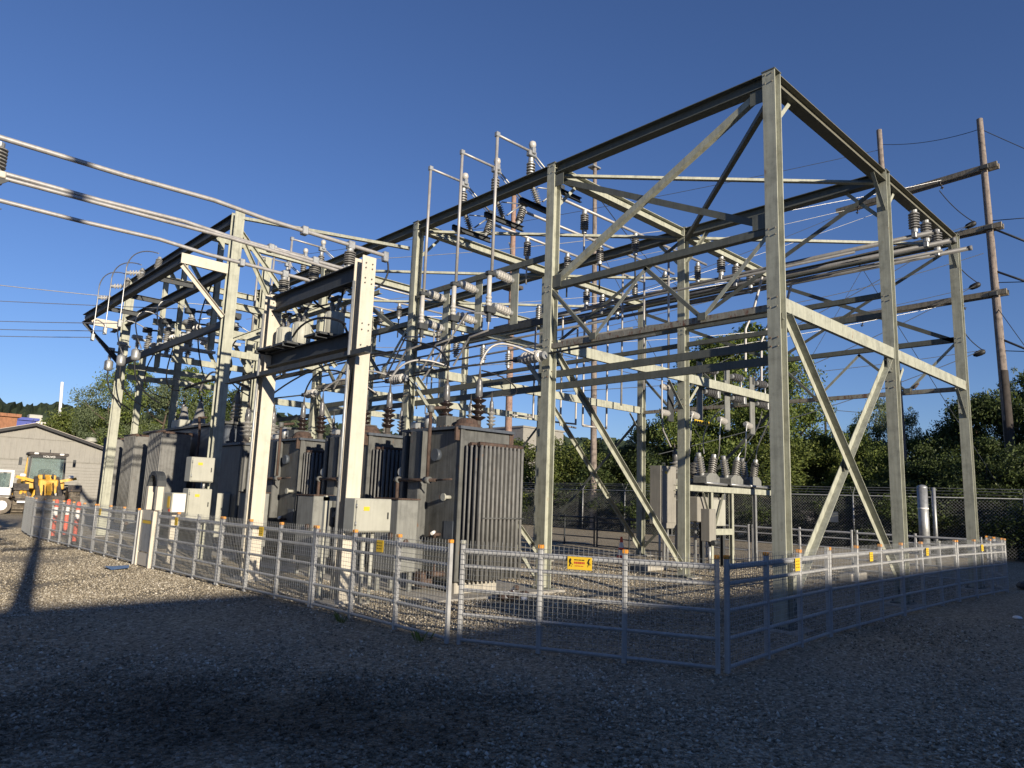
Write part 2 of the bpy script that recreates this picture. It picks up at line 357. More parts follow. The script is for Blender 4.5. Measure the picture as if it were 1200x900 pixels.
# ================================================================== the setting
def ground():
    xs = sorted(set([-2500, -900, -300, -120, -60] + list(np.arange(-40, 61, 2.5)) + [90, 150, 300, 900, 2500]))
    V = []; F = []; n = len(xs)
    for y in xs:
        for x in xs:
            d = math.hypot(x-CAM.x, y-CAM.y)
            z = .012*math.sin(x*.9+1)*math.cos(y*.7) if d < 60 else 0
            V.append((x, y, z-.012))
    for j in range(n-1):
        for i in range(n-1): F.append((j*n+i, j*n+i+1, (j+1)*n+i+1, (j+1)*n+i))
    m = MB(); m.add(V, F, True); struct('ground', m, GRAVEL)
ground()
def stones(name, label, px, py, smin, smax, pw, lift=.25):
    f = np.sin(px*1.1+.6*np.sin(py*.9))*np.cos(py*1.3+.5*np.sin(px*.7))+.5*np.sin(px*3.1+py*2.3)
    rut = np.abs(((px*.68-py*.73+.25*np.sin(py*.5)) % 2.1)-1.05) < .16
    keep = (rng.random(len(px)) < np.clip(.75+.45*f, .22, 1)) & ~(rut & (rng.random(len(px)) < .6))
    px, py = px[keep], py[keep]; n = len(px)
    base = np.array([(1,0,0),(0,1,0),(-1,0,0),(0,-1,0),(0,0,1),(0,0,-1)], float)
    F = np.array([(0,1,4),(1,2,4),(2,3,4),(3,0,4),(1,0,5),(2,1,5),(3,2,5),(0,3,5)])
    s = smin + smax*rng.random(n)**pw
    sc = s[:,None]*np.stack([.8+.6*rng.random(n), .7+.5*rng.random(n), .5+.5*rng.random(n)], 1)
    V = base[None]*sc[:,None,:] + (rng.random((n,6,3))-.5)*s[:,None,None]*.8
    t = rng.random(n)*2*PI; c, q = np.cos(t)[:,None], np.sin(t)[:,None]
    X = V[:,:,0]*c-V[:,:,1]*q; Y = V[:,:,0]*q+V[:,:,1]*c
    gz = .012*np.sin(px*.9+1)*np.cos(py*.7)-.012
    V = np.stack([X+px[:,None], Y+py[:,None], V[:,:,2]+(gz+s*lift)[:,None]], 2).reshape(-1,3)
    me = bpy.data.meshes.new(name); nf = n*8
    me.vertices.add(n*6); me.vertices.foreach_set('co', V.ravel())
    li = (F[None]+6*np.arange(n)[:,None,None]).ravel()
    me.loops.add(nf*3); me.loops.foreach_set('vertex_index', li)
    me.polygons.add(nf); me.polygons.foreach_set('loop_start', np.arange(0, nf*3, 3)); me.polygons.foreach_set('loop_total', np.full(nf, 3))
    me.update(calc_edges=True); me.materials.append(STONE)
    o = bpy.data.objects.new(name, me); COL.objects.link(o)
    tag(o, label, 'gravel', kind='stuff')
n = 130000; a = YAW+(rng.random(n)-.5)*math.radians(84); d = 4.2+10*rng.random(n)**1.15
stones('loose_gravel', 'loose crushed gravel over the shaded yard in front of the fence', CAM.x+np.cos(a)*d, CAM.y+np.sin(a)*d, .0045, .016, 2.6)
n = 140000; y = 6+20*rng.random(n)**1.3; stones('loose_gravel', 'sunlit loose gravel outside the left run of fence', -4.5-.3*rng.random(n)-(4.2+.12*y)*rng.random(n), y, .0065, .0115, 1.6, .35)
n = 60000; stones('loose_gravel', 'sunlit loose gravel inside the fenced yard', -4.3+14.8*rng.random(n)**1.1, -.4+8.5*rng.random(n), .0075, .012, 1.4, .35)
# wooded ridge far away on the left
def hills():
    V = []; F = []; n = 520; m_ = 9
    ds = [520,545,570,600,630,660,690,720,820]; fs = [0,.3,.52,.7,.82,.92,.98,1.0,.4]
    for i in range(n+1):
        a = math.radians(18+i*.2)
        h = 60+8*math.exp(-((math.degrees(a)-70)/14)**2)+3*math.sin(i*.06)+1.5*math.sin(i*.19+1)
        for k in range(m_):
            j = (random.random()**1.5)*5.5 if 0 < k < m_-1 else 0
            V.append((CAM.x+math.cos(a)*(ds[k]+random.uniform(-6,6)), CAM.y+math.sin(a)*(ds[k]+random.uniform(-6,6)), h*fs[k]-2+j))
    for i in range(n):
        for k in range(m_-1): F.append((i*m_+k, (i+1)*m_+k, (i+1)*m_+k+1, i*m_+k+1))
    m = MB(); m.add(V, F, False); struct('hills', m, HILL)
hills()
# long store building behind the photographer that shades the near yard
t = thing('store_building', 'long low flat roofed building behind the photographer that shades the gravel', 'building', (0, -28, 0))
part('low_block', MB().box((-9.15,-34,0), (34,-22,5.84)), SIDING, t)
part('tall_block', MB().add([(-45,-34,0),(-9.152,-34,0),(-9.152,-22.01,0),(-45,-22.01,0),(-45,-34,6.86),(-10.1,-34,6.86),(-10.1,-22.01,6.86),(-45,-22.01,6.86),(-9.152,-34,5.95),(-9.152,-22.01,5.95)],
     [(0,3,2,1),(4,5,6,7),(0,1,8,5,4),(3,7,6,9,2),(0,4,7,3),(1,2,9,8),(5,8,9,6)]), SIDING, t)
part('roof_unit', MB().bbox((-7.35,-23.4,5.845), (-5.75,-22.1,6.30), .03), GALV, t)

# ================================================================== main steel gantry
BAY = 4.6; H = 8.3
GX = [0, BAY, 2*BAY]; GY = [i*BAY for i in range(5)]
g = thing('steel_gantry', 'tall pale green steel lattice gantry standing over the whole substation', 'gantry', (0,0,0))
colm = MB(); colm.prism((0,0,0), (0,0,H-.03), I_(.2,.2,.02,.012), up=(1,0,0)); COLME = colm.mesh('column', STEEL)
bpm = MB(); bpm.box((-.17,-.17,0), (.17,.17,.025))
for a in (-.13,.13):
    for b in (-.13,.13): bpm.tube((a,b,.025),(a,b,.07),.016,n=6)
BPME = bpm.mesh('base_plate', STEEL2)
ftm = MB(); ftm.bbox((-.3,-.3,-.3), (.3,.3,.02), .02); FTME = ftm.mesh('footing', CONC)
capm = MB(); capm.box((-.11,-.11,H-.03), (.11,.11,H-.012)); CAPME = capm.mesh('cap_plate', STEEL2)
blm = MB()
for z in (8.24,8.10,5.74,5.64,4.68,4.54,4.08,3.95):
    for d in (-.055,.055): blm.tube((-.1,d,z),(-.116,d,z),.013,n=6)
    blm.tube((-.055,-.02,z),(-.055,-.03,z),.012,n=6); blm.tube((.06,-.02,z),(.06,-.03,z),.012,n=6)
BLME = blm.mesh('bolt_heads', RUSTY)
for x in GX:
    for y in GY:
        c = inst('column', COLME, g, (x,y,.02)); inst('base_plate', BPME, c, (x,y,.021)); inst('cap_plate', CAPME, c, (x,y,.02)); inst('bolt_heads', BLME, c, (x,y,0))['kind'] = 'stuff'; inst('footing', FTME, g, (x,y,.0))
TB = I_(.21,.2,.013,.009)
for x in GX:
    for j in range(4): member(g, 'beam', (x, GY[j]+.1, 8.17), (x, GY[j+1]-.1, 8.17), TB, STEEL2)
for y in GY:
    for i in range(2): member(g, 'beam', (GX[i]+.1, y, 8.165), (GX[i+1]-.1, y, 8.165), TB, STEEL if y else OLIVE)
# mid level channels across
for y in GY:
    for i in range(2): member(g, 'channel', (GX[i]+.1, y-.085, 4.60), (GX[i+1]-.1, y-.085, 4.60), C_(.21,.07,.01,-1), STEEL)
LP = L_(.085,.085,.01); LN = L_(.085,.085,.01,-1,-1)
def truss(x, y0, y1, m1=STEEL2, m2=RUSTY):
    s = -.06 if x < 1 else .0
    member(g, 'strut', (x+s, y0+.1, 5.68), (x+s, y1-.1, 5.68), L_(.12,.12,.011), m1)
    member(g, 'strut', (x+s, y0+.1, 4.50), (x+s, y1-.1, 4.50), L_(.10,.10,.011), m2)
    ys = [y0+.12, y0+1.2, y0+2.3, y0+3.45, y1-.12]; zs = [5.66, 4.6, 5.66, 4.6, 5.66]
    for k in range(4): member(g, 'lattice_bar', (x+s-.02, ys[k], zs[k]), (x+s-.02, ys[k+1], zs[k+1]), L_(.065,.065,.008), STEEL2 if k % 2 else STEEL, up=(1,0,0))
    for k in (1,3): part('gusset_plate', MB().box((x+s-.035,ys[k]-.07,4.53),(x+s-.022,ys[k]+.07,4.65)), STEEL2, g)
truss(0, GY[0], GY[1])
for j in (2,): truss(0, GY[j], GY[j+1])
for j in (0,1): truss(9.2, GY[j], GY[j+1])
# crossed braces in the end bay, upper panel
member(g, 'brace', (-.03,4.55,5.76), (-.03,.12,8.02), L_(.11,.11,.01), STEEL, up=(1,0,0))
member(g, 'brace', (.05,4.48,7.95), (.05,.12,5.85), R_(.012,.11), STEEL2, up=(0,0,1))
member(g, 'brace', (9.2,.1,5.75), (9.2,4.5,8.0), L_(.10,.10,.01), STEEL2, up=(1,0,0))
member(g, 'brace', (9.2,4.5,5.75), (9.2,9.1,7.9), L_(.10,.10,.01), STEEL2, up=(1,0,0))
member(g, 'brace', (-.03,9.1,5.3), (-.03,13.7,8.0), L_(.09,.09,.01), STEEL2, up=(1,0,0))
# crossed braces to the ground
member(g, 'brace', (.14,-.06,4.46), (4.46,-.06,.25), L_(.11,.11,.01), STEEL, up=(0,-1,0))
member(g, 'brace', (4.46,.04,4.46), (.14,.04,.25), L_(.11,.11,.01), STEEL, up=(0,-1,0))
member(g, 'brace', (.14,4.54,4.44), (4.46,4.54,.25), L_(.10,.10,.01), STEEL, up=(0,-1,0))
member(g, 'brace', (-.04,9.1,4.42), (-.04,4.72,.25), L_(.10,.10,.01), STEEL, up=(-1,0,0))
member(g, 'brace', (.14,9.14,4.44), (4.46,9.14,.25), L_(.10,.10,.01), STEEL, up=(0,-1,0))
member(g, 'brace', (4.74,9.14,4.44), (9.06,9.14,.25), L_(.10,.10,.01), STEEL, up=(0,-1,0))
for (x,y,dx,dy,z) in ((4.6,4.6,-1,0,4.45),(4.6,4.6,1,0,4.45),(9.2,0,-1,0,4.45),(4.6,0,1,0,4.4),(9.2,9.2,-1,0,4.45),(0,4.6,0,1,4.4),
                      (0,0,1,0,8.06),(4.6,0,-1,0,8.06),(4.6,0,1,0,8.06),(9.2,0,-1,0,8.06),(4.6,4.6,0,1,8.06),(4.6,4.6,0,-1,8.06),(0,4.6,1,0,8.0),(4.6,9.2,0,-1,8.06),(4.6,0,0,1,8.06),(0,9.2,1,0,8.0)):
    member(g, 'knee_brace', (x+dx*.09,y+dy*.09,z-.62), (x+dx*.66,y+dy*.66,z), L_(.07,.07,.009), STEEL, up=(dy,dx,0))
# plan bracing at the top
for a, b in (((0,4.6),(4.6,0)),((0,0),(4.6,4.6)),((4.6,4.6),(9.2,0)),((0,13.8),(4.6,9.2)),((0,9.2),(4.6,4.6)),((4.6,9.2),(9.2,4.6)),((4.6,13.8),(9.2,9.2)),((0,18.4),(4.6,13.8))):
    d = (Vector((*b,0))-Vector((*a,0))).normalized()*.16
    zz = 8.02 if a != (0,0) else 7.93
    member(g, 'plan_brace', (a[0]+d.x,a[1]+d.y,zz), (b[0]-d.x,b[1]-d.y,zz), L_(.09,.09,.01), STEEL if a != (0,0) else STEEL2)
# flat rails along the transformer side
for z, y1 in ((4.03,13.7),(3.79,18.3)):
    y = .1
    for j in range(4):
        if GY[j]+.1 < y1: member(g, 'flat_rail', (.11,GY[j]+.1,z), (.11,min(y1,GY[j+1]+.096),z), C_(.125,.05,.008,1), STEEL2)
# switch bearer under the three upright tubes
member(g, 'switch_bearer', (-.02,4.7,5.10), (-.02,9.1,5.10), C_(.12,.06,.01), DARK)
member(g, 'switch_bearer', (-.02,4.7,6.40), (-.02,9.1,6.40), C_(.12,.06,.01), STEEL2)
member(g, 'switch_bearer', (-.02,13.9,5.10), (-.02,18.3,5.10), C_(.12,.06,.01), DARK)
member(g, 'switch_bearer', (-.02,13.9,6.40), (-.02,18.3,6.40), C_(.12,.06,.01), STEEL2)
member(g, 'switch_bearer', (0.15,4.7,7.86), (.9,4.7,7.86), C_(.1,.06,.01), DARK)
for y in (5.7,6.85,8.0,14.9,16.05,17.2):
    part('post_plate', MB().box((.045,y-.11,5.04),(.06,y+.11,6.48)), STEEL, g)
    member(g, 'switch_bearer', (.1,y,7.9), (1.3,y,7.9), C_(.12,.07,.01), DARK)
# extra rails across the middle of the yard
for y, z in ((9.2,5.9),(13.8,5.9)):
    member(g, 'beam', (.1,y,z), (4.5,y,z), I_(.16,.12,.012,.008), STEEL)
for j in (0,1,2): member(g, 'beam', (4.6,GY[j]+.1,5.35), (4.6,GY[j+1]-.1,5.35), L_(.1,.1,.01), STEEL2)
for j in (2,3): member(g, 'brace', (-.03,GY[j]+.1,.3), (-.03,GY[j+1]-.1,4.4), L_(.09,.09,.01), STEEL, up=(-1,0,0))
for j in (1,2,3):
    member(g, 'brace', (9.2,GY[j]+.1,4.4), (9.2,GY[j+1]-.1,.3), L_(.09,.09,.01), STEEL2, up=(1,0,0))

# ---- air break switches standing on the top beam, with upright tubes
sw_lab = ['air break switch with riser tube nearest the tall front column', 'middle air break switch with riser tube on the gantry top beam', 'air break switch with riser tube farthest from the front column on the top beam']
sw_lab += ['air break switch behind the cream portal, nearest of the far three', 'air break switch behind the cream portal, middle of the far three', 'air break switch behind the cream portal, farthest of the far three']
for k, y in enumerate((5.7,6.85,8.0,14.9,16.05,17.2)):
    t = thing('air_break_switch', sw_lab[k], 'switch', (0,y,8.27), 0, 'riser switches on the gantry top beam')
    z = 9.12
    part('riser_tube', MB().tube((-.6,y,6.16),(-.6,y,z+.03),.033,n=10), ALU, t)
    part('cross_tube', MB().tube((-.64,y,z),(.40,y,z),.028,n=10), ALU, t)
    part('elbow_clamp', MB().bbox((-.65,y-.045,z-.05),(-.55,y+.045,z+.06),.012), GALV, t)
    a = inst('insulator', INS_LONG, t, (.40,y,8.28)); a.scale = (1.05,1.05,1.25)
    inst('insulator', INS_LONG, t, (1.15,y,7.97), (.35,0,1), 1.0)
    inst('insulator', INS_LONG, t, (.75,y+.05,7.97), (-.5,0,.9), .9)
    part('contact_head', MB().bbox((.30,y-.06,9.00),(.52,y+.06,9.13),.015).bbox((.36,y-.1,9.05),(.46,y+.1,9.2),.015), GALV, t)
    s = MB(); s.lathe([(.02,-.09),(.07,-.06),(.085,0),(.07,.06),(.02,.09)], (.43,y,9.29), (0,0,1), 10); part('corona_ball', s, PORCW, t)
    part('blade', MB().tube((.5,y,9.08),(1.32,y,8.62),.022,n=8).tube((.5,y+.05,9.05),(1.3,y+.05,8.6),.012,n=6), GALV, t)
    part('hinge', MB().bbox((1.2,y-.09,8.48),(1.42,y+.09,8.66),.02).tube((1.3,y-.16,8.5),(1.3,y+.16,8.5),.03), DARK, t)
    part('crank_rod', MB().tube((.8,y,8.1),(1.25,y,8.5),.02).tube((.55,y-.08,8.32),(1.1,y-.08,8.45),.016), GALV, t)
# ---- fuse cutouts under the risers
fl = ['fuse cutout under the riser tube nearest the front column', 'middle fuse cutout below the riser tubes', 'fuse cutout under the riser tube farthest from the front column']
fl += ['fuse cutout behind the cream portal, nearest of the far three', 'fuse cutout behind the cream portal, middle of the far three', 'fuse cutout behind the cream portal, farthest of the far three']
for k, y in enumerate((5.76,6.9,8.03,14.95,16.1,17.25)):
    t = thing('fuse_cutout', fl[k], 'fuse', (0,y,5.05), 0, 'fuse cutouts on the front row of the gantry')
    for z in (6.12,5.42): inst('insulator', INS_HOR, t, (.04,y,z), (-1,0,.12), 1.12)
    part('fuse_tube', MB().tube((-.6,y,5.42),(-.6,y,6.08),.05,n=10), PORCW, t)
    b = MB()
    for q in range(3): b.lathe([(.05,0),(.066,.02),(.066,.04),(.05,.06)], (-.6,y,5.44+q*.075), n=10)
    part('fuse_ring', b, PORCW, t)
    part('upper_clip', MB().bbox((-.68,y-.06,6.08),(-.46,y+.06,6.17),.015), DARK, t)
    part('lower_clip', MB().bbox((-.68,y-.07,5.3),(-.44,y+.07,5.44),.015).bbox((-.62,y-.04,5.12),(-.54,y+.04,5.3),.01), DARK, t)
    part('tail_tube', MB().path([(-.58,y,5.12),(-.58,y,4.95),(-.55,y+.6,4.90),(-.55,y+1.1,4.35)], .022, 8), ALU, t)

# ---- tubular buses running front to back under the right hand beams
bl = ['innermost of the three grey bus tubes hung under the right beam', 'middle grey bus tube hung under the right beam', 'outermost of the three grey bus tubes, its end past the right corner column']
BUSZ = 7.47
for k, x in enumerate((6.36,7.12,7.88)):
    t = thing('bus_tube', bl[k], 'bus tube', (x,0,BUSZ), 0, 'front to back bus tubes under the right beams')
    y0 = -.42-.12*k
    part('tube', MB().tube((x,y0,BUSZ),(x,13.4-1.5*k,BUSZ),.05,n=12), TUBEG, t)
    part('end_cap', MB().tube((x,y0-.02,BUSZ),(x,y0+.05,BUSZ),.056,n=12), TUBEG, t)
    for y in (0,4.6,9.2):
        inst('insulator', INS_POST, t, (x,y,8.065), (0,0,-1), (1.25,1.25,1.12))
        part('clamp', MB().bbox((x-.07,y-.05,BUSZ-.05),(x+.07,y+.05,BUSZ+.075),.012), GALV, t)
    if k == 2: part('stub_tube', MB().tube((x-.38,-.2,BUSZ-.06),(x-.38,6.5,BUSZ-.06),.035,n=10), TUBEG, t)
# ---- cross buses on the back of the switches
cl = ['nearest of three pale cross bus tubes running back from the riser switches', 'middle pale cross bus tube running back from the riser switches', 'farthest pale cross bus tube running back from the riser switches']
cl += ['nearest of the far three cross bus tubes behind the third gantry column', 'middle of the far three cross bus tubes behind the third gantry column', 'farthest of the far three cross bus tubes behind the third gantry column']
for k, y in enumerate((5.7,6.85,8.0,14.9,16.05,17.2)):
    kk = k; k = k % 3
    t = thing('cross_bus_tube', cl[kk], 'bus tube', (1.3,y,8.35), 0, 'cross bus tubes behind the riser switches')
    part('tube', MB().tube((1.25,y,8.36),(7.45+.1*k,y,8.36),.034,n=10), ALU, t)
    for x in ((2.2+.2*k),(4.15)):
        inst('arrester', INS_LONG, t, (x,y,8.32), (0,0,-1), (1.05,1.05,1.0))
        part('arrester_tail', MB().tube((x,y,7.77),(x,y,7.1),.022,n=8), ALU if x < 4 else DWIRE, t)
    inst('insulator', INS_LONG, t, (7.0+.1*k,y,7.75), (0,0,1), 1.)
    part('dropper', MB().tube((5.6+.5*k,y,8.34),(5.6+.5*k,y,5.0-.3*k),.03,n=8), ALU, t)
# ---- upright droppers and low connecting tubes at the back
dl = ['first pale dropper tube left of the green back column', 'second pale dropper tube left of the green back column', 'third pale dropper tube left of the green back column', 'fourth pale dropper tube left of the green back column', 'leftmost pale dropper tube behind the second column', 'leaning pale dropper tube behind the second column']
for k, (x, y, z0) in enumerate(((7.9,9.6,3.9),(7.1,9.9,3.95),(7.9,10.9,4.1),(6.4,10.2,3.9),(6.4,11.4,4.2),(7.1,11.8,4.3))):
    m = MB(); m.path([(x,y,BUSZ),(x,y,z0+.3),(x,y,z0)], .033, 8); m.tube((x,y,z0+.03),(x+(.95 if k % 2 else -.9),y+.2,z0+.03),.03,n=8)
    single('dropper_tube', m, ALU, dl[k], 'tube', 'dropper tubes at the back of the gantry')
for k, (x, y) in enumerate(((6.9,3.75),(7.9,3.45),(8.4,4.1))):
    m = MB(); m.path([(x,y,BUSZ),(x-.1,y+.2,6.6),(x-.25,y+.35,6.1),(x-.27,y+.36,5.0)], .035, 8)
    single('bent_dropper', m, ALU, ['bent white dropper tube just left of the tall front column', 'straight white dropper tube right behind the tall front column', 'white dropper tube hidden mostly by the tall front column'][k], 'tube', 'bent droppers behind the front column')

ll = ['low grey bus tube running back just behind the front row', 'second low grey bus tube running back behind the front row', 'third low grey bus tube running back behind the front row', 'low grey bus tube nearest the middle column row']
for k, (x, z, y0, y1) in enumerate(((1.2,5.55,4.9,18.0),(2.1,5.55,4.9,18.0),(3.0,5.55,4.9,18.0),(4.1,6.6,.4,13.5))):
    t = thing('low_bus_tube', ll[k], 'bus tube', (x,y0,z), 0, 'low bus tubes behind the front row')
    part('tube', MB().tube((x,y0,z),(x,y1,z),.028,n=8), TUBEG, t)
    for y in (9.0,13.6): inst('insulator', INS_POST, t, (x,y,z-.02), (0,0,-1 if k < 3 else 1), (1,1,1))
    if k < 3:
        for y in (6.2+.9*k,11.0+.8*k): part('dropper', MB().tube((x,y,z),(x,y,z-1.5),.02,n=6), ALU, t)

# lattice of the middle row and gusset plates at the main joints
for j in (0,1):
    member(g, 'strut', (4.6,GY[j]+.1,5.75), (4.6,GY[j+1]-.1,5.75), L_(.1,.1,.01), STEEL2)
    member(g, 'brace', (4.57,GY[j]+.12,8.0), (4.57,GY[j+1]-.1,5.85), L_(.09,.09,.01), STEEL2, up=(1,0,0))
member(g, 'brace', (9.17,GY[0]+.12,8.0), (9.17,GY[1]-.1,5.8), L_(.08,.08,.01), STEEL2, up=(1,0,0))
for (x,y,z) in ((.2,-.03,4.36),(4.4,-.03,4.36),(.2,-.03,.3),(4.4,-.03,.3),(.2,4.57,4.36),(4.4,4.57,.3),(2.3,-.01,2.36)):
    gp = part('gusset_plate', MB().box((x-.12,y-.008,z-.12),(x+.12,y+.004,z+.12)), STEEL2, g)
    b = MB()
    for dx in (-.06,.06):
        for dz in (-.06,.06): b.tube((x+dx,y-.008,z+dz),(x+dx,y-.024,z+dz),.014,n=6)
    part('bolt_heads', b, RUSTY, gp, kind='stuff')
for (y,z) in ((.2,7.95),(4.4,5.82),(4.4,7.9),(.2,5.9)):
    part('gusset_plate', MB().box((-.075,y-.12,z-.12),(-.066,y+.12,z+.12)), STEEL2, g)
# ================================================================== left switch gantry (A and B columns)
AX = -3.3; AY0, AY1 = 12.2, 20.9
g2 = thing('switch_gantry', 'cream steel gantry on the left with dark cantilevered beams', 'gantry', (AX,AY0,0))
for y in (AY0, AY1):
    c = part('column', MB().prism((AX,y,.02),(AX,y,8.36),I_(.24,.24,.016,.011),up=(0,1,0)), STEEL, g2)
    part('base_plate', MB().box((AX-.2,y-.2,0),(AX+.2,y+.2,.03)), STEEL2, c)
    part('footing', MB().bbox((AX-.33,y-.33,-.3),(AX+.33,y+.33,.012),.02), CONC, g2)
BM = I_(.26,.16,.016,.01)
member(g2, 'beam', (AX,AY0+.13,8.25), (AX,AY1+.3,8.25), BM, DARK)
member(g2, 'beam', (AX,AY0+.13,6.95), (AX,AY1+1.6,6.95), BM, DARK)
member(g2, 'beam', (-4.42,AY0+.06,6.90), (-4.42,AY1+.4,6.90), BM, DARK)
member(g2, 'beam', (AX,AY0+.13,5.60), (AX,AY1+.6,5.60), C_(.18,.09,.012), DARK)
member(g2, 'bracket', (-4.52,AY0-.04,6.88), (AX-.13,AY0-.04,6.88), C_(.24,.08,.012,-1), WHITE)
member(g2, 'bracket', (-4.42,AY1+.46,6.88), (AX-.13,AY1+.46,6.88), C_(.24,.08,.012,-1), WHITE)
member(g2, 'bracket_brace', (-4.45,AY0,6.74), (AX-.1,AY0,5.72), L_(.09,.09,.01), WHITE, up=(0,-1,0))
member(g2, 'bracket_brace', (-4.42,AY1+.2,6.74), (AX-.1,AY1,5.6), L_(.09,.09,.01), DARK, up=(0,-1,0))
for y in (14.6,17.1,19.3): member(g2, 'spacer', (-4.34,y,6.93), (AX-.09,y,6.93), C_(.14,.06,.01), DARK)
# cross members back to the main gantry
for y, z in ((14.1,8.24),(18.4,8.0),(18.4,6.6),(14.1,6.5)):
    member(g2, 'cross_beam', (AX+.1,y,z), (-.1,y,z), I_(.18,.12,.012,.009), STEEL)
for y, z in ((13.0,5.5),(13.0,5.0),(20.6,5.45),(20.6,5.1),(16.4,5.2)):
    member(g2, 'cross_channel', (AX+.13,y,z), (-.1,y,z), C_(.17,.07,.01,-1), STEEL)
for y in (14.1,16.8,18.4): member(g2, 'hanger_post', (AX+.35,y,5.2), (AX+.35,y,8.15), I_(.13,.13,.01,.008), STEEL, up=(0,1,0))
for (a,b) in (((AX+.2,16.0,8.1),(-1.2,16.0,5.3)),((AX+.2,17.6,8.1),(-1.4,17.6,5.3)),((AX+.1,12.4,8.1),(-.2,12.4,5.0)),((AX+.1,AY0+.2,5.2),(-.2,12.6,6.9)),((AX,12.35,8.15),(AX+2.2,13.0,5.2))):
    member(g2, 'brace', a, b, L_(.09,.09,.01), STEEL, up=(0,-1,0))
member(g2, 'brace', (AX+.1,12.2,8.2), (-.1,9.4,7.6), L_(.1,.1,.01), STEEL, up=(0,0,1))
for y in (22.6,): 
    member(g2, 'brace', (-4.42,AY1+.4,6.78), (AX-.05,AY1+.1,5.7), L_(.08,.08,.01), DARK, up=(0,-1,0))
# lower posts of the same structure further in
for (x,y,z) in ((-1.6,14.2,8.1),(-1.6,20.7,6.9),(-.9,16.6,6.4),(-2.2,22.6,6.4)):
    member(g2, 'column', (x,y,.02), (x,y,z), I_(.18,.18,.012,.009), STEEL, up=(0,1,0))
# switch gear on the upper left gantry
sl3 = ['line switch on the left gantry nearest the tall cream column', 'middle line switch on the left gantry platform', 'line switch on the left gantry farthest from the tall cream column']
for k, y in enumerate((15.6,17.5,19.3)):
    t = thing('line_switch', sl3[k], 'switch', (AX+.3,y,5.72), 0, 'line switches on the left gantry')
    part('base_frame', MB().box((AX+.05,y-.12,5.72),(AX+1.7,y-.06,5.8)).box((AX+.05,y+.06,5.72),(AX+1.7,y+.12,5.8)), GALV, t)
    for dx in (.25,.85,1.5): inst('insulator', INS_LONG, t, (AX+dx,y,5.8), (.1,0,1), 1.1)
    for dx in (.3,1.2): inst('bell_insulator', INS_STR, t, (AX+dx,y-.25,5.95), (0,-1,0), 1.)
    b = MB(); b.lathe([(.03,0),(.2,.03),(.24,.1),(.2,.17),(.05,.22)], (AX+.9,y,6.46), n=12); part('interrupter', b, GALV, t)
    part('blade', MB().tube((AX+.2,y,6.48),(AX+1.6,y,6.62),.03).bbox((AX+.1,y-.1,6.4),(AX+.35,y+.1,6.56),.02).bbox((AX+1.4,y-.1,6.5),(AX+1.65,y+.1,6.68),.02), DARK, t)
    part('jumper', MB().path(bez((AX+.2,y,6.5),(AX-.5,y,6.9),(AX-.9,y,6.6),(AX-.3,y+.3,5.6)), .018, 6), WIRE, t)
for k, (a,b,c,d) in enumerate((((-3.1,14.0,7.0),(-3.4,14.3,5.9),(-3.0,15.0,5.4),(-2.6,15.4,4.7)),((-3.0,16.9,5.6),(-3.2,17.0,4.6),(-2.9,17.4,4.4),(-2.4,17.8,4.5)),((-3.0,18.7,5.6),(-3.3,18.9,4.8),(-3.0,19.2,4.4),(-2.2,19.3,4.4)),((-2.6,13.2,5.5),(-2.9,13.6,4.8),(-2.6,14.0,4.4),(-1.9,13.9,4.1)),((-2.2,15.6,6.7),(-1.6,15.6,7.0),(-1.0,15.8,6.8),(-.4,16.0,6.4)),((-2.2,17.5,6.7),(-1.6,17.4,7.0),(-1.0,17.3,6.8),(-.4,17.2,6.4)))):
    single('drop_cable', MB().path(bez(a,b,c,d), .018, 6), BLACK if k < 4 else WIRE, ['black drop cable beside the tall left column top', 'black drop cable below the middle line switch', 'black drop cable near the left end column', 'black drop cable above the ribbed transformer', 'pale arched jumper from the nearest line switch to the main gantry', 'pale arched jumper from the middle line switch to the main gantry'][k], 'cable')
# surge arresters on the outer dark beam with arched leads
for k, y in enumerate((15.9,17.3,18.6)):
    t = thing('arched_lead', ['arched line lead over the dark left beam nearest the tall column', 'middle arched line lead over the dark left beam', 'outermost arched line lead over the dark left beam'][k], 'lead', (-4.42,y,7.04), 0, 'arched leads over the left beam')
    xl = -4.72
    inst('insulator', INS_STR, t, (xl+.02,y,7.05+.1*(2-k)), (.9,-.5,.1), 1.)
    inst('insulator', INS_POST, t, (-4.42,y-1.6,7.04), (.2,.3,1), .9)
    part('lead', MB().path(bez((-4.42,y-1.6,7.5),(-4.5,y-.9,7.75),(xl,y-.2,7.85),(xl,y,7.4))+[Vector((xl,y,6.5)),Vector((xl,y,5.9))], .016, 6), WIRE, t)
    part('clamp', MB().bbox((xl-.045,y-.05,5.75),(xl+.045,y+.05,5.95),.01), GALV, t)
for k, y in enumerate((18.2,19.7,21.1)):
    t = thing('cable_pothead', ['cable pothead hanging from the left gantry end, nearest', 'middle cable pothead hanging from the left gantry end', 'outermost cable pothead hanging past the left end column'][k], 'pothead', (-3.55,y,5.45), 0, 'cable potheads on the left gantry')
    x = -3.62
    b = MB(); b.lathe([(.04,0),(.12,.03),(.13,.1),(.13,.3),(.1,.34),(.06,.36)], (x,y,5.28), n=12); part('body', b, GALV, t)
    inst('insulator', INS_SMALL, t, (x,y,5.63), (0,0,1), 1.)
    part('bracket', MB().box((x-.12,y-.03,5.9),(AX-.1,y+.03,5.96)).bbox((x-.16,y-.08,5.94),(x+.12,y+.08,6.05),.015), GALV, t)
    part('cable', MB().path(bez((x,y,5.28),(x,y+.1,4.6),(x+.3,y-.5,4.2),(AX+.2,y-1.0,4.0)), .022, 6), BLACK, t)
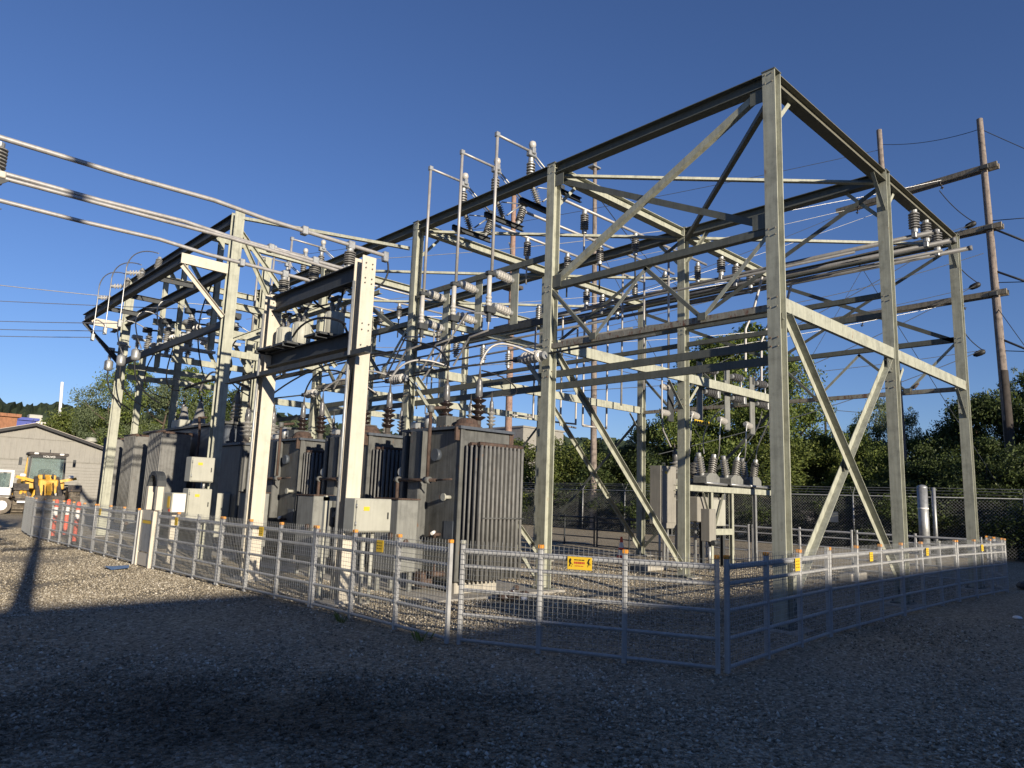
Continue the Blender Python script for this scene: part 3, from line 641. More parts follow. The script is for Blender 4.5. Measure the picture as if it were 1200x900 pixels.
# ================================================================== cream bus gantry close to the fence
WX = -3.9; WY = (5.06, 8.38)
g3 = thing('bus_gantry', 'cream white steel portal carrying three bus tubes beside the fence', 'gantry', (WX,WY[0],0))
for y in WY:
    c = part('column', MB().prism((WX,y,.05),(WX,y,5.42),I_(.25,.25,.016,.012),up=(0,1,0)), WHITE, g3)
    part('base_plate', MB().box((WX-.2,y-.2,.012),(WX+.2,y+.2,.05)), WHITE, c)
    part('footing', MB().bbox((WX-.32,y-.32,-.3),(WX+.32,y+.32,.012),.02), CONC, g3)
    b = MB()
    for z in (5.3,5.22,5.05,4.97,4.3,4.2,3.95,3.85):
        for dx in (-.06,.06): b.tube((WX+dx,y-.126,z),(WX+dx,y-.142,z),.013,n=6)
    part('bolt_heads', b, STEEL2, c, kind='stuff')
    part('conduit', MB().tube((WX-.17,y+.02,.05),(WX-.17,y+.02,5.0),.025,n=8), GALV, g3)
member(g3, 'beam', (WX,WY[0]+.13,5.2), (WX,WY[1]-.13,5.2), I_(.3,.18,.016,.01), DARK)
member(g3, 'beam', (WX,WY[0]+.13,4.08), (WX,WY[1]-.13,4.08), I_(.26,.18,.016,.01), DARK)
member(g3, 'angle_rail', (WX-.15,4.45,3.74), (WX-.15,9.75,3.74), L_(.12,.12,.012,-1,1), DARK)
for y in (5.9,7.1,8.2): member(g3, 'platform_arm', (WX-.3,y+.1,4.23), (WX+.55,y+.1,4.23), C_(.09,.06,.01), DARK)
for z in (4.65,): member(g3, 'rail', (WX+.3,WY[0],4.9), (WX+.3,WY[1],4.9), L_(.06,.06,.008), STEEL)
# gantry at the left edge carrying the other end of the tubes
g4 = thing('bus_support', 'dark steel bus support cut off by the left edge of the picture', 'gantry', (-9.0,5.0,0))
for y in (6.0,9.2): member(g4, 'column', (-9.3,y,0), (-9.3,y,4.95), I_(.22,.22,.016,.011), WHITE, up=(0,1,0))
member(g4, 'beam', (-8.95,5.36,5.10), (-8.95,9.4,5.10), I_(.26,.22,.016,.01), DARK)
part('seat_plate', MB().bbox((-9.0,5.4,5.235),(-8.70,5.72,5.32),.01), WHITE, g4)
part('gusset_plate', MB().poly([(-9.2,4.75),(-8.66,5.2),(-9.2,5.2)],5.33,5.35,lambda a,b,h:(a,h,b)), DARK, g4)
part('gusset_plate', MB().poly([(-9.2,4.4),(-8.70,4.83),(-9.2,4.85)],5.33,5.35,lambda a,b,h:(a,h,b)), DARK, g4)
pl = ['topmost pale bus tube crossing the sky at upper left', 'middle pair of pale bus tubes crossing the sky at upper left', 'lowest pale bus tube crossing the sky at upper left']
for k, (y, xe) in enumerate(((5.57,-3.22),(6.8,-3.3),(8.0,-3.35))):
    z = 5.77
    t = thing('overhead_bus', pl[k], 'bus tube', (WX,y,5.35), 0, 'pale bus tubes from the left edge to the cream gantry')
    part('tube', MB().path([(-9.6,y,z+.02),(-7.4,y,z+.015),(-6.2,y,z+.05),(-5.4,y,z),(xe,y,z-.01)], .034, 12), ALU, t)
    if k == 1: part('second_tube', MB().path([(-9.6,y-.12,z-.1),(-5.5,y-.12,z-.06),(xe-.1,y-.12,z-.12)], .03, 10), ALU, t)
    inst('insulator', INS_POST, t, (WX,y,5.352), (0,0,1), (1.1,1.1,.76))
    inst('insulator', INS_POST, t, (-8.80 if k == 0 else -8.95,y,5.322 if k == 0 else 5.24), (0,0,1), (1.2,1.2,.86 if k == 0 else 1.02))
    part('clamp', MB().bbox((WX-.06,y-.06,z-.08),(WX+.06,y+.06,z+.06),.012), GALV, t)
    part('spring_clamp', MB().bbox((WX-.9,y-.06,z-.07),(WX-.8,y+.06,z+.07),.012), GALV, t)
    part('down_lead', MB().path(bez((xe+.02,y,z),(xe+.2,y,z-.3),(xe+.05,y,z-.7),(WX+.1,y+.15,4.95)), .016, 6), BLACK, t)
    part('end_clamp', MB().bbox((xe-.04,y-.05,z-.12),(xe+.06,y+.05,z+.06),.012), GALV, t)
# white potential transformers on the lower beam
for k, y in enumerate((6.15,7.35,8.0)):
    t = thing('potential_transformer', ['white can transformer on the cream portal nearest the right column', 'middle white can transformer on the cream portal beam', 'white can transformer on the cream portal beside the left column'][k], 'transformer', (WX+.1,y,4.28), 0, 'white cans on the cream portal')
    x = WX+.12
    b = MB(); b.lathe([(.15,0),(.17,.02),(.17,.40),(.14,.43)], (x,y,4.28), n=14); part('can', b, CABL, t)
    for q in range(8):
        a = q*PI/4; part('cooling_rib', MB().box((x+math.cos(a)*.17-.01,y+math.sin(a)*.17-.01,4.32),(x+math.cos(a)*.17+.01,y+math.sin(a)*.17+.01,4.66)), CABL, t)
    for d in (-.07,.07): inst('bushing', INS_SMALL, t, (x,y+d,4.70), (0,d*4,1), .75)
    part('terminal', MB().bbox((x-.05,y-.14,4.93),(x+.05,y+.14,5.0),.015), MUD, t)
    part('shelf', MB().box((x-.4,y-.28,4.235),(x+.4,y+.28,4.272)), DARK, t)
for k, (a,b,c,d) in enumerate((((WX,6.2,4.95),(WX-.2,5.6,5.2),(WX+.2,5.3,5.0),(WX+.2,5.1,4.4)),((WX+.25,8.0,4.3),(WX-.3,7.0,4.5),(WX-.3,6.0,4.7),(WX-.2,5.2,4.3)),((WX-.2,5.3,4.35),(WX,5.2,4.0),(WX,5.15,3.6),(WX-.1,5.2,2.6)),((WX+.1,6.9,5.05),(WX+.3,6.6,4.7),(WX+.3,6.2,4.9),(WX+.1,5.9,5.1)))):
    single('cable', MB().path(bez(a,b,c,d), .02, 6), BLACK, ['short black jumper at the top of the right cream column', 'long black cable looping along the cream portal cans', 'black cables running down the right cream column', 'black jumper hanging below the bus tubes on the cream portal'][k], 'cable', 'black cables on the cream portal')
# ================================================================== transformers
def bushing_mesh(name, brown=True, hh=1.0):
    mb = MB(); sh = []
    z = 0
    mb.cur = 2; mb.lathe([(.085,0),(.085,.05),(.06,.06),(.06,.16)], n=12)
    mb.cur = 0; p = [(.055,.16)]
    for i in range(4): z = .17+i*.105; p += [(.06,z),(.135,z+.05),(.14,z+.065),(.06,z+.085)]
    mb.lathe(p+[(.06,.60)], n=14)
    mb.cur = 1; mb.lathe([(.055,.60),(.068,.63),(.062,.80),(.05,.85),(.056,.88),(.04,.93)], n=12)
    mb.cur = 2; mb.lathe([(.03,.93),(.022,1.02),(.012,1.12),(.004,1.22)], n=8)
    return mb.mesh(name, [PORCB if brown else PORC, PORCD, MUD])
BUSH_B = bushing_mesh('brown_bushing'); BUSH_G = bushing_mesh('grey_bushing', False)
fm = MB()
for yy in (-.02,.11,.24,.36): fm.tube((0,yy,.30),(0,yy,2.50),.026,n=8)
FINME = fm.mesh('fin', FIN)
def transformer(label, loc, rads=True):
    """local frame: tank corner nearest the camera at the origin, x to the back right, y to the back left"""
    t = thing('transformer', label, 'transformer', loc, 0, 'grey transformers in a row behind the left fence')
    W, D, Z0, Z1 = 1.16, 1.6, .22, 2.84
    P = lambda n, mb, m, par=None: part(n, mb, m, par or t, local=True)
    tank = P('tank', MB().bbox((0,0,Z0),(W,D,Z1-.05),.03), TANK)
    P('top_plate', MB().box((-.06,-.06,Z1-.05),(W+.06,D+.06,Z1)), TANKD, tank)
    b = MB()
    for k in range(14):
        for (x,y) in ((-.045,.1+k*.108),): b.tube((x,y,Z1),(x,y,Z1+.02),.014,n=6)
    P('lid_bolts', b, RUST, tank)
    P('skid', MB().bbox((.1,.1,0),(W-.1,.3,Z0),.02), CONC); P('skid', MB().bbox((.1,D-.3,0),(W-.1,D-.1,Z0),.02), CONC)
    # stiffened pocket on the left face
    P('stiffener', MB().bbox((-.20,.88,Z0+.05),(-.001,1.22,Z1-.06),.02), TANK)
    P('stiffener', MB().bbox((-.12,1.46,Z0+.05),(-.001,D-.02,Z1-.06),.02), TANK)
    P('corner_angle', MB().box((-.02,-.02,Z0+.02),(.07,-.001,Z1-.06)), TANK)
    # radiator fins
    if rads:
        for k in range(11):
            o = inst('fin', FINME, t, (.07+k*.094,-.46,0), local=True, rz=0)
        P('header_pipe', MB().tube((.05,-.42,2.52),(1.06,-.42,2.52),.04,n=8).tube((.05,-.2,2.52),(1.06,-.2,2.52),.04,n=8).tube((.2,-.42,2.52),(.2,0,2.52),.045,n=8).tube((.95,-.42,2.52),(.95,0,2.52),.045,n=8), RUST)
        P('header_pipe', MB().tube((.08,-.3,.36),(1.06,-.3,.36),.045,n=8).tube((.2,-.3,.36),(.2,0,.36),.045,n=8), TANK)
        P('brace_rod', MB().tube((.1,-.52,1.3),(1.06,-.52,1.3),.012,n=6), TANK)
        for k in range(2):
            o = inst('fin', FINME, t, (1.11+k*.09,-.18,-.05), local=True, rz=0)
    # pipework on the left face
    P('oil_pipe', MB().tube((-.26,.30,1.9),(-.26,1.55,1.9),.028).tube((-.26,.55,1.9),(-.26,.55,3.15),.032).tube((-.26,.55,3.15),(.05,.55,3.2),.032).tube((-.26,-.12,1.92),(-.26,.3,1.9),.015), RUST)
    for q in (((-.26,.48,1.9),(-.26,.62,1.9)),((-.26,1.4,1.9),(-.26,1.48,1.9)),((-.26,.55,3.08),(-.26,.55,3.2))): P('pipe_flange', MB().tube(*q,.06,n=10), TANK)
    P('downpipe', MB().tube((-.26,1.44,1.9),(-.26,1.44,1.15),.032), RUST)
    P('valve', MB().tube((0,.22,1.62),(-.13,.22,1.62),.035).tube((-.13,.22,1.62),(-.16,.22,1.62),.065,n=12), CABL)
    v = P('valve', MB().tube((0,.45,.98),(-.12,.45,.98),.03).tube((-.12,.45,.92),(-.12,.45,1.05),.03), RUST)
    P('handwheel', MB().tube((-.12,.45,1.03),(-.2,.42,1.0),.03), CONEW, v)
    P('nameplate', MB().box((-.012,.1,.92),(-.001,.34,1.22)), TANKD)
    P('gauge', MB().tube((0,.62,2.35),(-.08,.62,2.35),.11,n=14), TANKD)
    P('gauge', MB().tube((0,1.6,2.05),(-.1,1.56,2.05),.09,n=14), GALV)
    P('drain_valve', MB().tube((0,.3,.34),(-.25,.3,.34),.05).tube((-.2,.3,.34),(-.2,.3,.5),.02), RUST); P('sump_pump', MB().bbox((-.3,.5,.1),(-.05,.75,.35),.03), RUST)
    # top gear
    inst('high_voltage_bushing', BUSH_B, t, (.62,.30,Z1), local=True)
    inst('high_voltage_bushing', BUSH_B, t, (.62,1.25,Z1), local=True)
    inst('low_voltage_bushing', BUSH_G, t, (.98,.35,Z1), local=True, scale=.62)
    inst('low_voltage_bushing', BUSH_G, t, (.98,.95,Z1), local=True, scale=.62)
    b = MB(); b.lathe([(.24,0),(.24,.06),(.2,.07),(.19,.13),(.12,.17),(.03,.18)], (.32,.02+.22,Z1), n=14); P('manhole_dome', b, RUST)
    b = MB(); b.bbox((.06,.5,Z1),(.5,.82,Z1+.22),.02); P('terminal_box', b, TANK)
    b = MB(); b.bbox((-.02,1.3,Z1),(.3,1.5,Z1+.14),.02).tube((.1,1.1,Z1),(.1,1.1,Z1+.3),.06); P('relief_device', b, GALV)
    P('lifting_lug', MB().box((-.1,.02,Z1-.25),(-.001,.06,Z1-.02)), RUST); P('lifting_lug', MB().box((W+.001,.02,Z1-.25),(W+.1,.06,Z1-.02)), RUST)
    # cooling box standing at the foot
    c = P('control_box', MB().bbox((-.78,.62,.35),(-.36,1.30,1.55),.015), CABG)
    P('box_lid', MB().box((-.80,.60,1.551),(-.34,1.32,1.575)), RUST, c)
    P('box_handle', MB().tube((-.79,.75,.95),(-.84,.75,.95),.05,n=10), RUST, c); P('box_handle', MB().tube((-.6,.61,.85),(-.6,.58,.85),.05,n=10), RUST, c)
    for qx in (-.74,-.46):
        for qy in (.66,1.2): P('box_leg', MB().box((qx,qy,0),(qx+.06,qy+.06,.35)), CABG, c)
    return t
T1 = transformer('nearest grey transformer with tall radiator fins facing the camera', (-2.0,4.72,0))
T2 = copy_tree(T1); T2.location = (-2.0,7.62,0); T2['label'] = 'second grey transformer, behind the right cream column'
T3 = copy_tree(T1); T3.location = (-2.0,10.50,0); T3['label'] = 'third grey transformer, between the two cream columns'
for t in (T2, T3):
    for c in t.children:
        if c.name.startswith('manhole'): c.rotation_euler = (0,0,.4)
# fourth: smooth ribbed tank
def ribbed():
    t = thing('transformer', 'taupe ribbed transformer just left of the left cream column', 'transformer', (-2.2,13.3,0))
    tk = part('tank', MB().bbox((-2.2,13.35,.2),(-.7,14.7,2.75),.03), TANK, t)
    part('top_plate', MB().box((-2.26,13.29,2.75),(-.64,14.76,2.81)), TANKD, tk)
    for k in range(13): part('rib', MB().box((-2.12+k*.115,13.25,.3),(-2.08+k*.115,13.345,2.55)), FIN, tk)
    for x in (-1.9,-1.2):
        o = inst('bushing', BUSH_G, t, (x,13.8,2.81)); o.scale = (1.3,1.3,1.0)
    part('cone_cap', MB().lathe([(.3,0),(.3,.05),(.22,.1),(.1,.55),(.05,.6)], (-1.5,14.3,2.81), n=14), PORC, t)
    part('skid', MB().bbox((-2.1,13.5,0),(-.8,14.5,.2),.02), CONC, t)
    part('side_box', MB().bbox((-2.62,13.7,.4),(-2.205,14.3,1.5),.02), CABL, t)
ribbed()
def bigunit():
    t = thing('transformer', 'large dark blue grey transformer with banks of radiators at far left', 'transformer', (-1.7,16.0,0))
    tk = part('tank', MB().bbox((-1.75,15.6,.25),(.3,22.9,3.45),.04), TANKD, t)
    part('top_plate', MB().box((-1.82,15.53,3.45),(.37,22.97,3.52)), TANK, tk)
    part('weld_seam', MB().box((-1.757,15.9,.4),(-1.752,15.92,3.4)).box((-1.0,15.588,.4),(-.98,15.595,3.4)), TANK, tk)
    part('skid', MB().bbox((-1.6,15.8,0),(.2,16.2,.25),.02).bbox((-1.6,22.2,0),(.2,22.6,.25),.02), CONC, t)
    rb = MB()
    rb.box((-.03,0,.45),(.03,.05,3.2)); rb.tube((0,-.01,.42),(0,-.01,3.22),.03,n=6)
    for bank, (y0, n) in enumerate(((17.7,9),(20.3,9),(23.0,7))):
        h = part('header_pipe', MB().tube((-2.75,y0-.06,3.22),(-2.75,y0+n*.14,3.22),.05).tube((-2.75,y0+.5,3.22),(-1.75,y0+.5,3.22),.06), RUST, t)
        for k in range(n):
            f = MB(); f.box((-2.78,y0+k*.14-.02,.42),(-1.95,y0+k*.14+.02,3.18)); f.tube((-2.78,y0+k*.14,.40),(-2.78,y0+k*.14,3.20),.03,n=8)
            part('fin', f, FIN, t)
        part('header_pipe', MB().tube((-2.75,y0-.06,.42),(-2.75,y0+n*.14,.42),.05), RUST, t)
    for k, (x,y) in enumerate(((-1.2,16.3),(-1.2,17.8),(-1.2,19.3),(-.2,16.3),(-.2,17.6),(-.2,18.9),(-1.2,20.9))):
        o = inst('bushing', BUSH_G if k != 3 else BUSH_B, t, (x,y,3.52)); o.scale = (1.25,1.25,1.0)
    for k, y in enumerate((17.0,18.6,20.0)): part('cone_cap', MB().lathe([(.28,0),(.28,.05),(.2,.1),(.08,.7),(.03,.8)], (-1.45,y,3.52), n=14), PORC, t)
    part('top_box', MB().bbox((-1.7,19.6,3.52),(-.9,20.4,3.8),.02), CABL, t)
    part('pipe', MB().path([(-1.9,17.2,.5),(-1.9,17.2,3.3),(-1.9,17.35,3.7),(-1.6,17.6,3.75)], .04, 8), RUST, t)
    for k in range(4): part('conduit', MB().tube((-1.85,16.2+k*.18,.4),(-1.85,16.2+k*.18,3.0-.2*k),.022,n=6), GALV if k % 2 else RUST, t)
bigunit()
# pale insulated leads arching between transformer bushings and the gantry
leads = [((-1.38,5.02,4.05),(-1.3,4.9,4.5),(-1.0,4.9,4.6),(-.3,4.62,4.33),'pale lead arching from the nearest bushing to the second gantry column',ALU,.024),
 ((-1.38,5.97,4.05),(-1.3,6.2,4.6),(-.9,7.3,4.8),(-.5,8.9,5.2),'black lead rising from the nearest transformer to the third gantry column',BLACK,.02),
 ((-1.38,7.92,4.05),(-1.3,7.7,4.5),(-.9,7.5,4.6),(-.3,7.3,4.4),'pale lead from the second transformer bushing',ALU,.022),
 ((-1.38,8.87,4.05),(-1.2,9.3,4.5),(-1.0,9.6,4.5),(-.3,9.4,4.4),'pale lead rising beside the right cream column',ALU,.022),
 ((-1.38,10.8,4.05),(-1.2,10.4,4.4),(-1.2,10.0,4.4),(-.4,9.9,4.0),'pale looped lead from the third transformer',ALU,.02),
 ((-1.38,11.75,4.05),(-1.4,11.3,4.9),(-1.2,10.2,4.6),(-.8,9.4,3.9),'long black lead dropping across the third transformer',BLACK,.02),
 ((-.78,5.07,3.55),(-.3,4.8,3.5),(-.2,5.3,4.0),(-1.1,5.3,4.0),'thin black jumper looping over the nearest transformer',BLACK,.014),
 ((-1.5,16.5,4.6),(-1.5,17.3,5.4),(-1.5,18.3,5.4),(-1.4,19.0,4.6),'pale hoop lead over the far left transformer',ALU,.03),
 ((-1.4,14.0,4.0),(-1.6,15.5,4.9),(-1.9,16.5,4.9),(-2.2,18.0,4.6),'bundle of black leads above the far left transformer',BLACK,.04),
 ((-1.4,13.8,4.1),(-1.0,12.5,4.9),(-1.0,10.5,4.9),(-.4,9.4,5.0),'black lead from the ribbed transformer to the third gantry column',BLACK,.022),
 ((-1.1,17.8,4.7),(-1.2,17.0,5.3),(-1.5,16.0,5.3),(-2.4,14.6,5.4),'black lead from the far left transformer to the switch gantry',BLACK,.03),
 ((-1.1,19.3,4.7),(-1.4,19.6,5.2),(-2.0,19.9,5.2),(-2.9,20.3,5.0),'pale lead from the far left transformer towards the end column',ALU,.024)]
for a,b,c,d,l,m,r in leads: single('lead', MB().path(bez(a,b,c,d,14), r, 8), m, l, 'cable')
# strain insulators on the front row
for k, (y, d) in enumerate(((4.45,1),(8.95,1),(13.2,1))):
    t = thing('strain_insulator', ['white strain insulator at the second gantry column with a horizontal conductor', 'white strain insulator at the third gantry column', 'white strain insulator seen through the cream portal'][k], 'insulator', (-.3,y,4.33))
    inst('insulator', INS_ROT, t, (-.28,y,4.33), (0,1,0), 1.1)
    part('clamp', MB().bbox((-.33,y+.66,4.28),(-.23,y+.84,4.38),.012), DARK, t)
    part('conductor', MB().tube((-.28,y+.8,4.33),(-.28,y+4.2,4.42),.02,n=6).tube((-.28,y-.1,4.35),(-.28,y-2.5,4.37),.02,n=6), DARK, t)
# angled conduit pipes
for k, (a,b,c) in enumerate((((-.5,9.5,4.35),(-.5,8.75,5.25),(-.2,8.4,5.25)),((-.5,8.0,4.15),(-.5,6.55,5.45),(-.2,6.2,5.45)),((-.5,11.9,4.3),(-.5,11.0,5.1),(-.2,10.6,5.1)))):
    single('angled_conduit', MB().path([a,b,c], .022, 8), ALU, ['pale bent conduit left of the third gantry column', 'pale bent conduit right of the third gantry column', 'pale bent conduit far behind the cream portal'][k], 'conduit')
# ================================================================== cabinets by the gantries
t = thing('control_cabinet', 'pale square cabinet on the right cream column', 'cabinet', (-3.72,4.86,1.0))
part('case', MB().bbox((-4.05,4.62,1.06),(-3.40,4.92,1.56),.012), CABL, t)
part('door', MB().bbox((-4.03,4.595,1.08),(-3.42,4.617,1.54),.008), CABL, t)
part('rail', MB().box((-4.0,4.93,1.5),(-3.45,4.97,1.54)), GALV, t)
part('conduit', MB().tube((-3.6,4.8,0),(-3.6,4.8,1.06),.03).tube((-3.75,4.8,0),(-3.75,4.8,1.06),.03), CABL, t)
t = thing('switch_operator', 'open switch operator with pale frame beside the square cabinet', 'operator', (-3.9,5.6,0))
part('frame', MB().box((-4.05,5.5,.95),(-3.98,5.57,1.56)).box((-3.82,5.5,.95),(-3.75,5.57,1.56)).box((-4.05,5.5,1.50),(-3.75,5.57,1.58)), CABL, t)
part('mechanism', MB().bbox((-3.97,5.4,1.1),(-3.85,5.5,1.4),.02).tube((-4.0,5.3,1.3),(-3.8,5.3,1.22),.05).tube((-3.9,5.2,1.2),(-3.9,5.4,1.35),.03), MUD, t)
part('leg', MB().box((-4.04,5.51,0),(-3.99,5.56,.95)), CABL, t); part('leg', MB().box((-3.81,5.51,0),(-3.76,5.56,.95)), CABL, t)
for k, (z0,z1,lab) in enumerate(((1.75,2.30,'upper of two pale grey cabinets on the tall left column'),(.92,1.60,'lower of two pale grey cabinets on the tall left column'))):
    t = thing('control_cabinet', lab, 'cabinet', (-3.7,11.8,z0), 0, 'cabinets on the tall left column')
    part('case', MB().bbox((-3.98,11.68,z0),(-3.46,12.02,z1),.012), CABL, t)
    part('door', MB().bbox((-3.96,11.655,z0+.02),(-3.48,11.677,z1-.02),.008), CABL, t)
    part('conduit', MB().tube((-3.6,11.85,0 if k else 1.6),(-3.6,11.85,z0),.03), GALV, t)
t = thing('meter_box', 'small white box with yellow tag on the fence near the arched hood', 'box', (-4.3,11.5,0))
part('case', MB().bbox((-4.42,11.35,1.08),(-4.12,11.85,1.50),.012), CABL, t)
part('door', MB().bbox((-4.40,11.33,1.1),(-4.14,11.349,1.48),.006), TRUCKW, t)
part('tag', MB().box((-4.425,11.45,1.18),(-4.421,11.6,1.42)), YEL, t)
part('red_tag', MB().box((-4.425,11.4,1.1),(-4.421,11.5,1.16)), CONEO, t)
part('post', MB().box((-4.3,11.6,0),(-4.2,11.7,1.08)), WHITE, t)
t = thing('switch_pedestal', 'tall white pedestal with dark grey front plate standing in the fence line', 'pedestal', (-4.85,11.2,0))
part('side_channel', MB().box((-4.93,11.60,0),(-4.84,11.66,1.12)), WHITE, t); part('side_channel', MB().box((-4.93,10.78,0),(-4.84,10.84,1.12)), WHITE, t)
part('front_plate', MB().box((-4.90,10.845,.30),(-4.88,11.595,.92)), GALV, t)
part('top_plate', MB().box((-4.90,10.845,.93),(-4.88,11.595,1.13)), WHITE, t)
part('foot_plate', MB().box((-4.90,10.845,.02),(-4.88,11.595,.27)), WHITE, t)
part('label_strip', MB().box((-4.905,10.95,.86),(-4.901,11.5,.92)), YEL, t)
part('hood_leg', MB().box((-4.78,11.17,1.13),(-4.66,11.25,1.62)), WHITE, t)
part('mast', MB().box((-4.80,11.70,1.13),(-4.66,11.84,1.62)), WHITE, t)
b = MB(); pts = []
for k in range(9):
    a = PI*k/8; pts.append((11.50+.34*math.cos(a), 1.62+.32*math.sin(a)))
b.poly(pts+[(11.5+(y-11.5)*.75, 1.62+(z-1.62)*.75) for y,z in pts[::-1]], -4.80, -4.62, lambda a,b_,h:(h,a,b_)); part('arched_hood', b, DARK, t)
# ================================================================== portable fence panels round the yard
PH = 1.15
def panel(a, b, label, group='grey tube fence panels round the transformers', m=PANEL, caps=True, mesh=True, n=2, h=PH):
    a, b = Vector((*a,0)), Vector((*b,0)); d = b-a; Ln = d.length; u = d/Ln; nrm = Vector((u.y,-u.x,0))
    t = thing('tube_fence', label, 'fence', tuple(a), math.atan2(u.y,u.x), group)
    e = .035; t.rotation_euler.x = random.uniform(-.014,.014)
    xs = [e]+[e+(Ln-2*e)*(k+1)/(n+1) for k in range(n)]+[Ln-e]
    for k, x in enumerate(xs):
        w_ = .026 if 0 < k < n+1 else .024
        p = part('post', MB().bbox((x-w_,-w_,.0),(x+w_,w_,h-.04),.006), m, t, local=True)
        if caps: part('cap', MB().bbox((x-w_-.003,-w_-.003,h-.04),(x+w_+.003,w_+.003,h),.006), ORANGE if random.random() > .12 else CABL, p, local=True)
    for k, (z, r) in enumerate(((1.03,.031),(.865,.021),(.60,.021),(.33,.021),(.055,.021))):
        z *= h/PH; s = MB()
        for i in range(n+1): s.tube((xs[i]+.024,0,z),(xs[i+1]-.024,0,z),r,n=8,cap=False)
        part('rail', s, m, t, local=True)
    if mesh:
        s = MB(); y = -.034; r = .0024; st = .055
        k = 0; x = .03
        while x < Ln-.03: s.tube((x,y,.05),(x,y,h+.0),r,n=3,cap=False); x += st
        z = .06
        while z < h+.01: s.tube((.02,y-.006,z),(Ln-.02,y-.006,z),r,n=3,cap=False); z += st
        part('wire_mesh', s, GALV, t, local=True, kind='stuff')
    return t, a, u
FL = [(-4.95,23.5),(-5.22,20.5),(-5.10,17.6),(-5.0,14.7),(-4.92,11.74)]
FL2 = [(-4.86,10.70),(-4.72,7.80),(-4.52,4.85),(-4.46,1.76)]
labs = ['fence panel at the far left end, turned away from the camera', 'fence panel in front of the red and white posts, second from the far left', 'fence panel third from the far left, before the left end column', 'fence panel just left of the white pedestal']
PAN = []
for k in range(4): PAN.append(panel(FL[k], FL[k+1], labs[k]))
labs = ['fence panel just right of the white pedestal', 'fence panel in front of the left cream column', 'fence panel in front of the right cream column and square cabinet']
for k in range(3): PAN.append(panel(FL2[k], FL2[k+1], labs[k]))
PAN.append(panel((-4.40,1.70), (-3.10,-.86), 'angled corner fence panel carrying the wide yellow sign'))
FR = [(-3.05,-.88),(.0,-.62),(3.05,-.52),(6.12,-.48),(9.2,-.60)]
labs = ['half shaded fence panel from the near corner past the tall front column', 'second fence panel right of the near corner', 'third fence panel right of the near corner', 'last fence panel at the right end']
for k in range(4): PAN.append(panel(FR[k], FR[k+1], labs[k]))
labs = ['inner back fence panel behind the right corner column', 'inner back fence panel between the two right columns', 'inner back fence panel under the insulator rack', 'inner back fence panel behind the orange cone', 'inner back fence panel behind the second gantry column']
for k in range(5): panel((10.78,.2+k*3.05), (10.78,.2+(k+1)*3.05-.06), labs[k], 'plain inner fence panels at the back of the yard', PANEL if k < 3 else DARK, caps=False, mesh=False, n=1)  # left-hand panels get a darker colour to paint in the shade there
panel((9.3,-.55), (10.75,.1), 'short return fence panel at the right end', caps=True, n=1)
# ---- yellow warning signs hung on the panels
def sign(pan, frac, w_, h_, label, z=.98, wide=False):
    t0, a, u = pan; Ln = 3.0
    c = a+u*frac; s = thing('warning_sign', label, 'sign', (c.x,c.y,z-h_/2), math.atan2(u.y,u.x), 'yellow warning signs on the fence')
    part('plate', MB().bbox((-w_/2,-.052,0),(w_/2,-.047,h_),.002), YEL, s, local=True)
    b = MB(); y = -.0545
    def q(x0,z0,x1,z1): b.box((x0,y,z0),(x1,y+.001,z1))
    if wide:
        # falling figure on the left, bolt on the right, lines of lettering between
        b.poly([(-.115,.105),(-.10,.118),(-.09,.105),(-.098,.08),(-.085,.06),(-.10,.055),(-.105,.035),(-.118,.03),(-.110,.06),(-.118,.08)], y, y+.001, lambda p,r,hh:(p,hh,r))
        q(-.094,.03,-.086,.04); q(-.082,.05,-.076,.058)
        b.poly([(.10,.12),(.118,.12),(.10,.085),(.114,.082),(.088,.03),(.094,.07),(.08,.072)], y, y+.001, lambda p,r,hh:(p,hh,r))
        q(.108,.055,.12,.065)
        x = -.06
        for ww in (.03,.012,.022,.03): q(x,.098,x+ww,.108); x += ww+.006
        part('symbol', b, INK, s, local=True, kind='stuff')
        b2 = MB(); x = -.06
        for ww in (.014,.018,.012,.02,.016,.012): b2.box((x,y,.062),(x+ww,y+.001,.084)); x += ww+.005
        x = -.05
        for ww in (.03,.022,.028): b2.box((x,y,.036),(x+ww,y+.001,.044)); x += ww+.006
        part('lettering', b2, REDINK, s, local=True, kind='stuff')
    else:
        for r_ in range(3):
            x = -w_*.36
            for ww in (.3,.2,.26): q(x,h_*(.26+.24*r_),x+w_*ww*.55,h_*(.32+.24*r_)); x += w_*ww
        part('lettering', b, INK, s, local=True, kind='stuff')
sign(PAN[7], 1.42, .27, .135, 'wide yellow electrical danger sign on the angled corner panel', wide=True)
sign(PAN[6], 1.70, .15, .15, 'yellow sign on the panel before the right cream column')
sign(PAN[5], 1.45, .14, .15, 'yellow sign on the panel before the left cream column')
sign(PAN[4], 1.05, .14, .15, 'yellow sign on the panel right of the white pedestal')
sign(PAN[3], .45, .14, .15, 'yellow sign on the panel left of the white pedestal')
sign(PAN[8], 1.86, .15, .15, 'shaded yellow sign beside the tall front column')
sign(PAN[9], 1.52, .13, .13, 'yellow sign on the second panel right of the near corner')
sign(PAN[10], 1.18, .13, .13, 'yellow sign on the third panel right of the near corner')
sign(PAN[11], 1.4, .13, .13, 'yellow sign on the last panel at the right end')
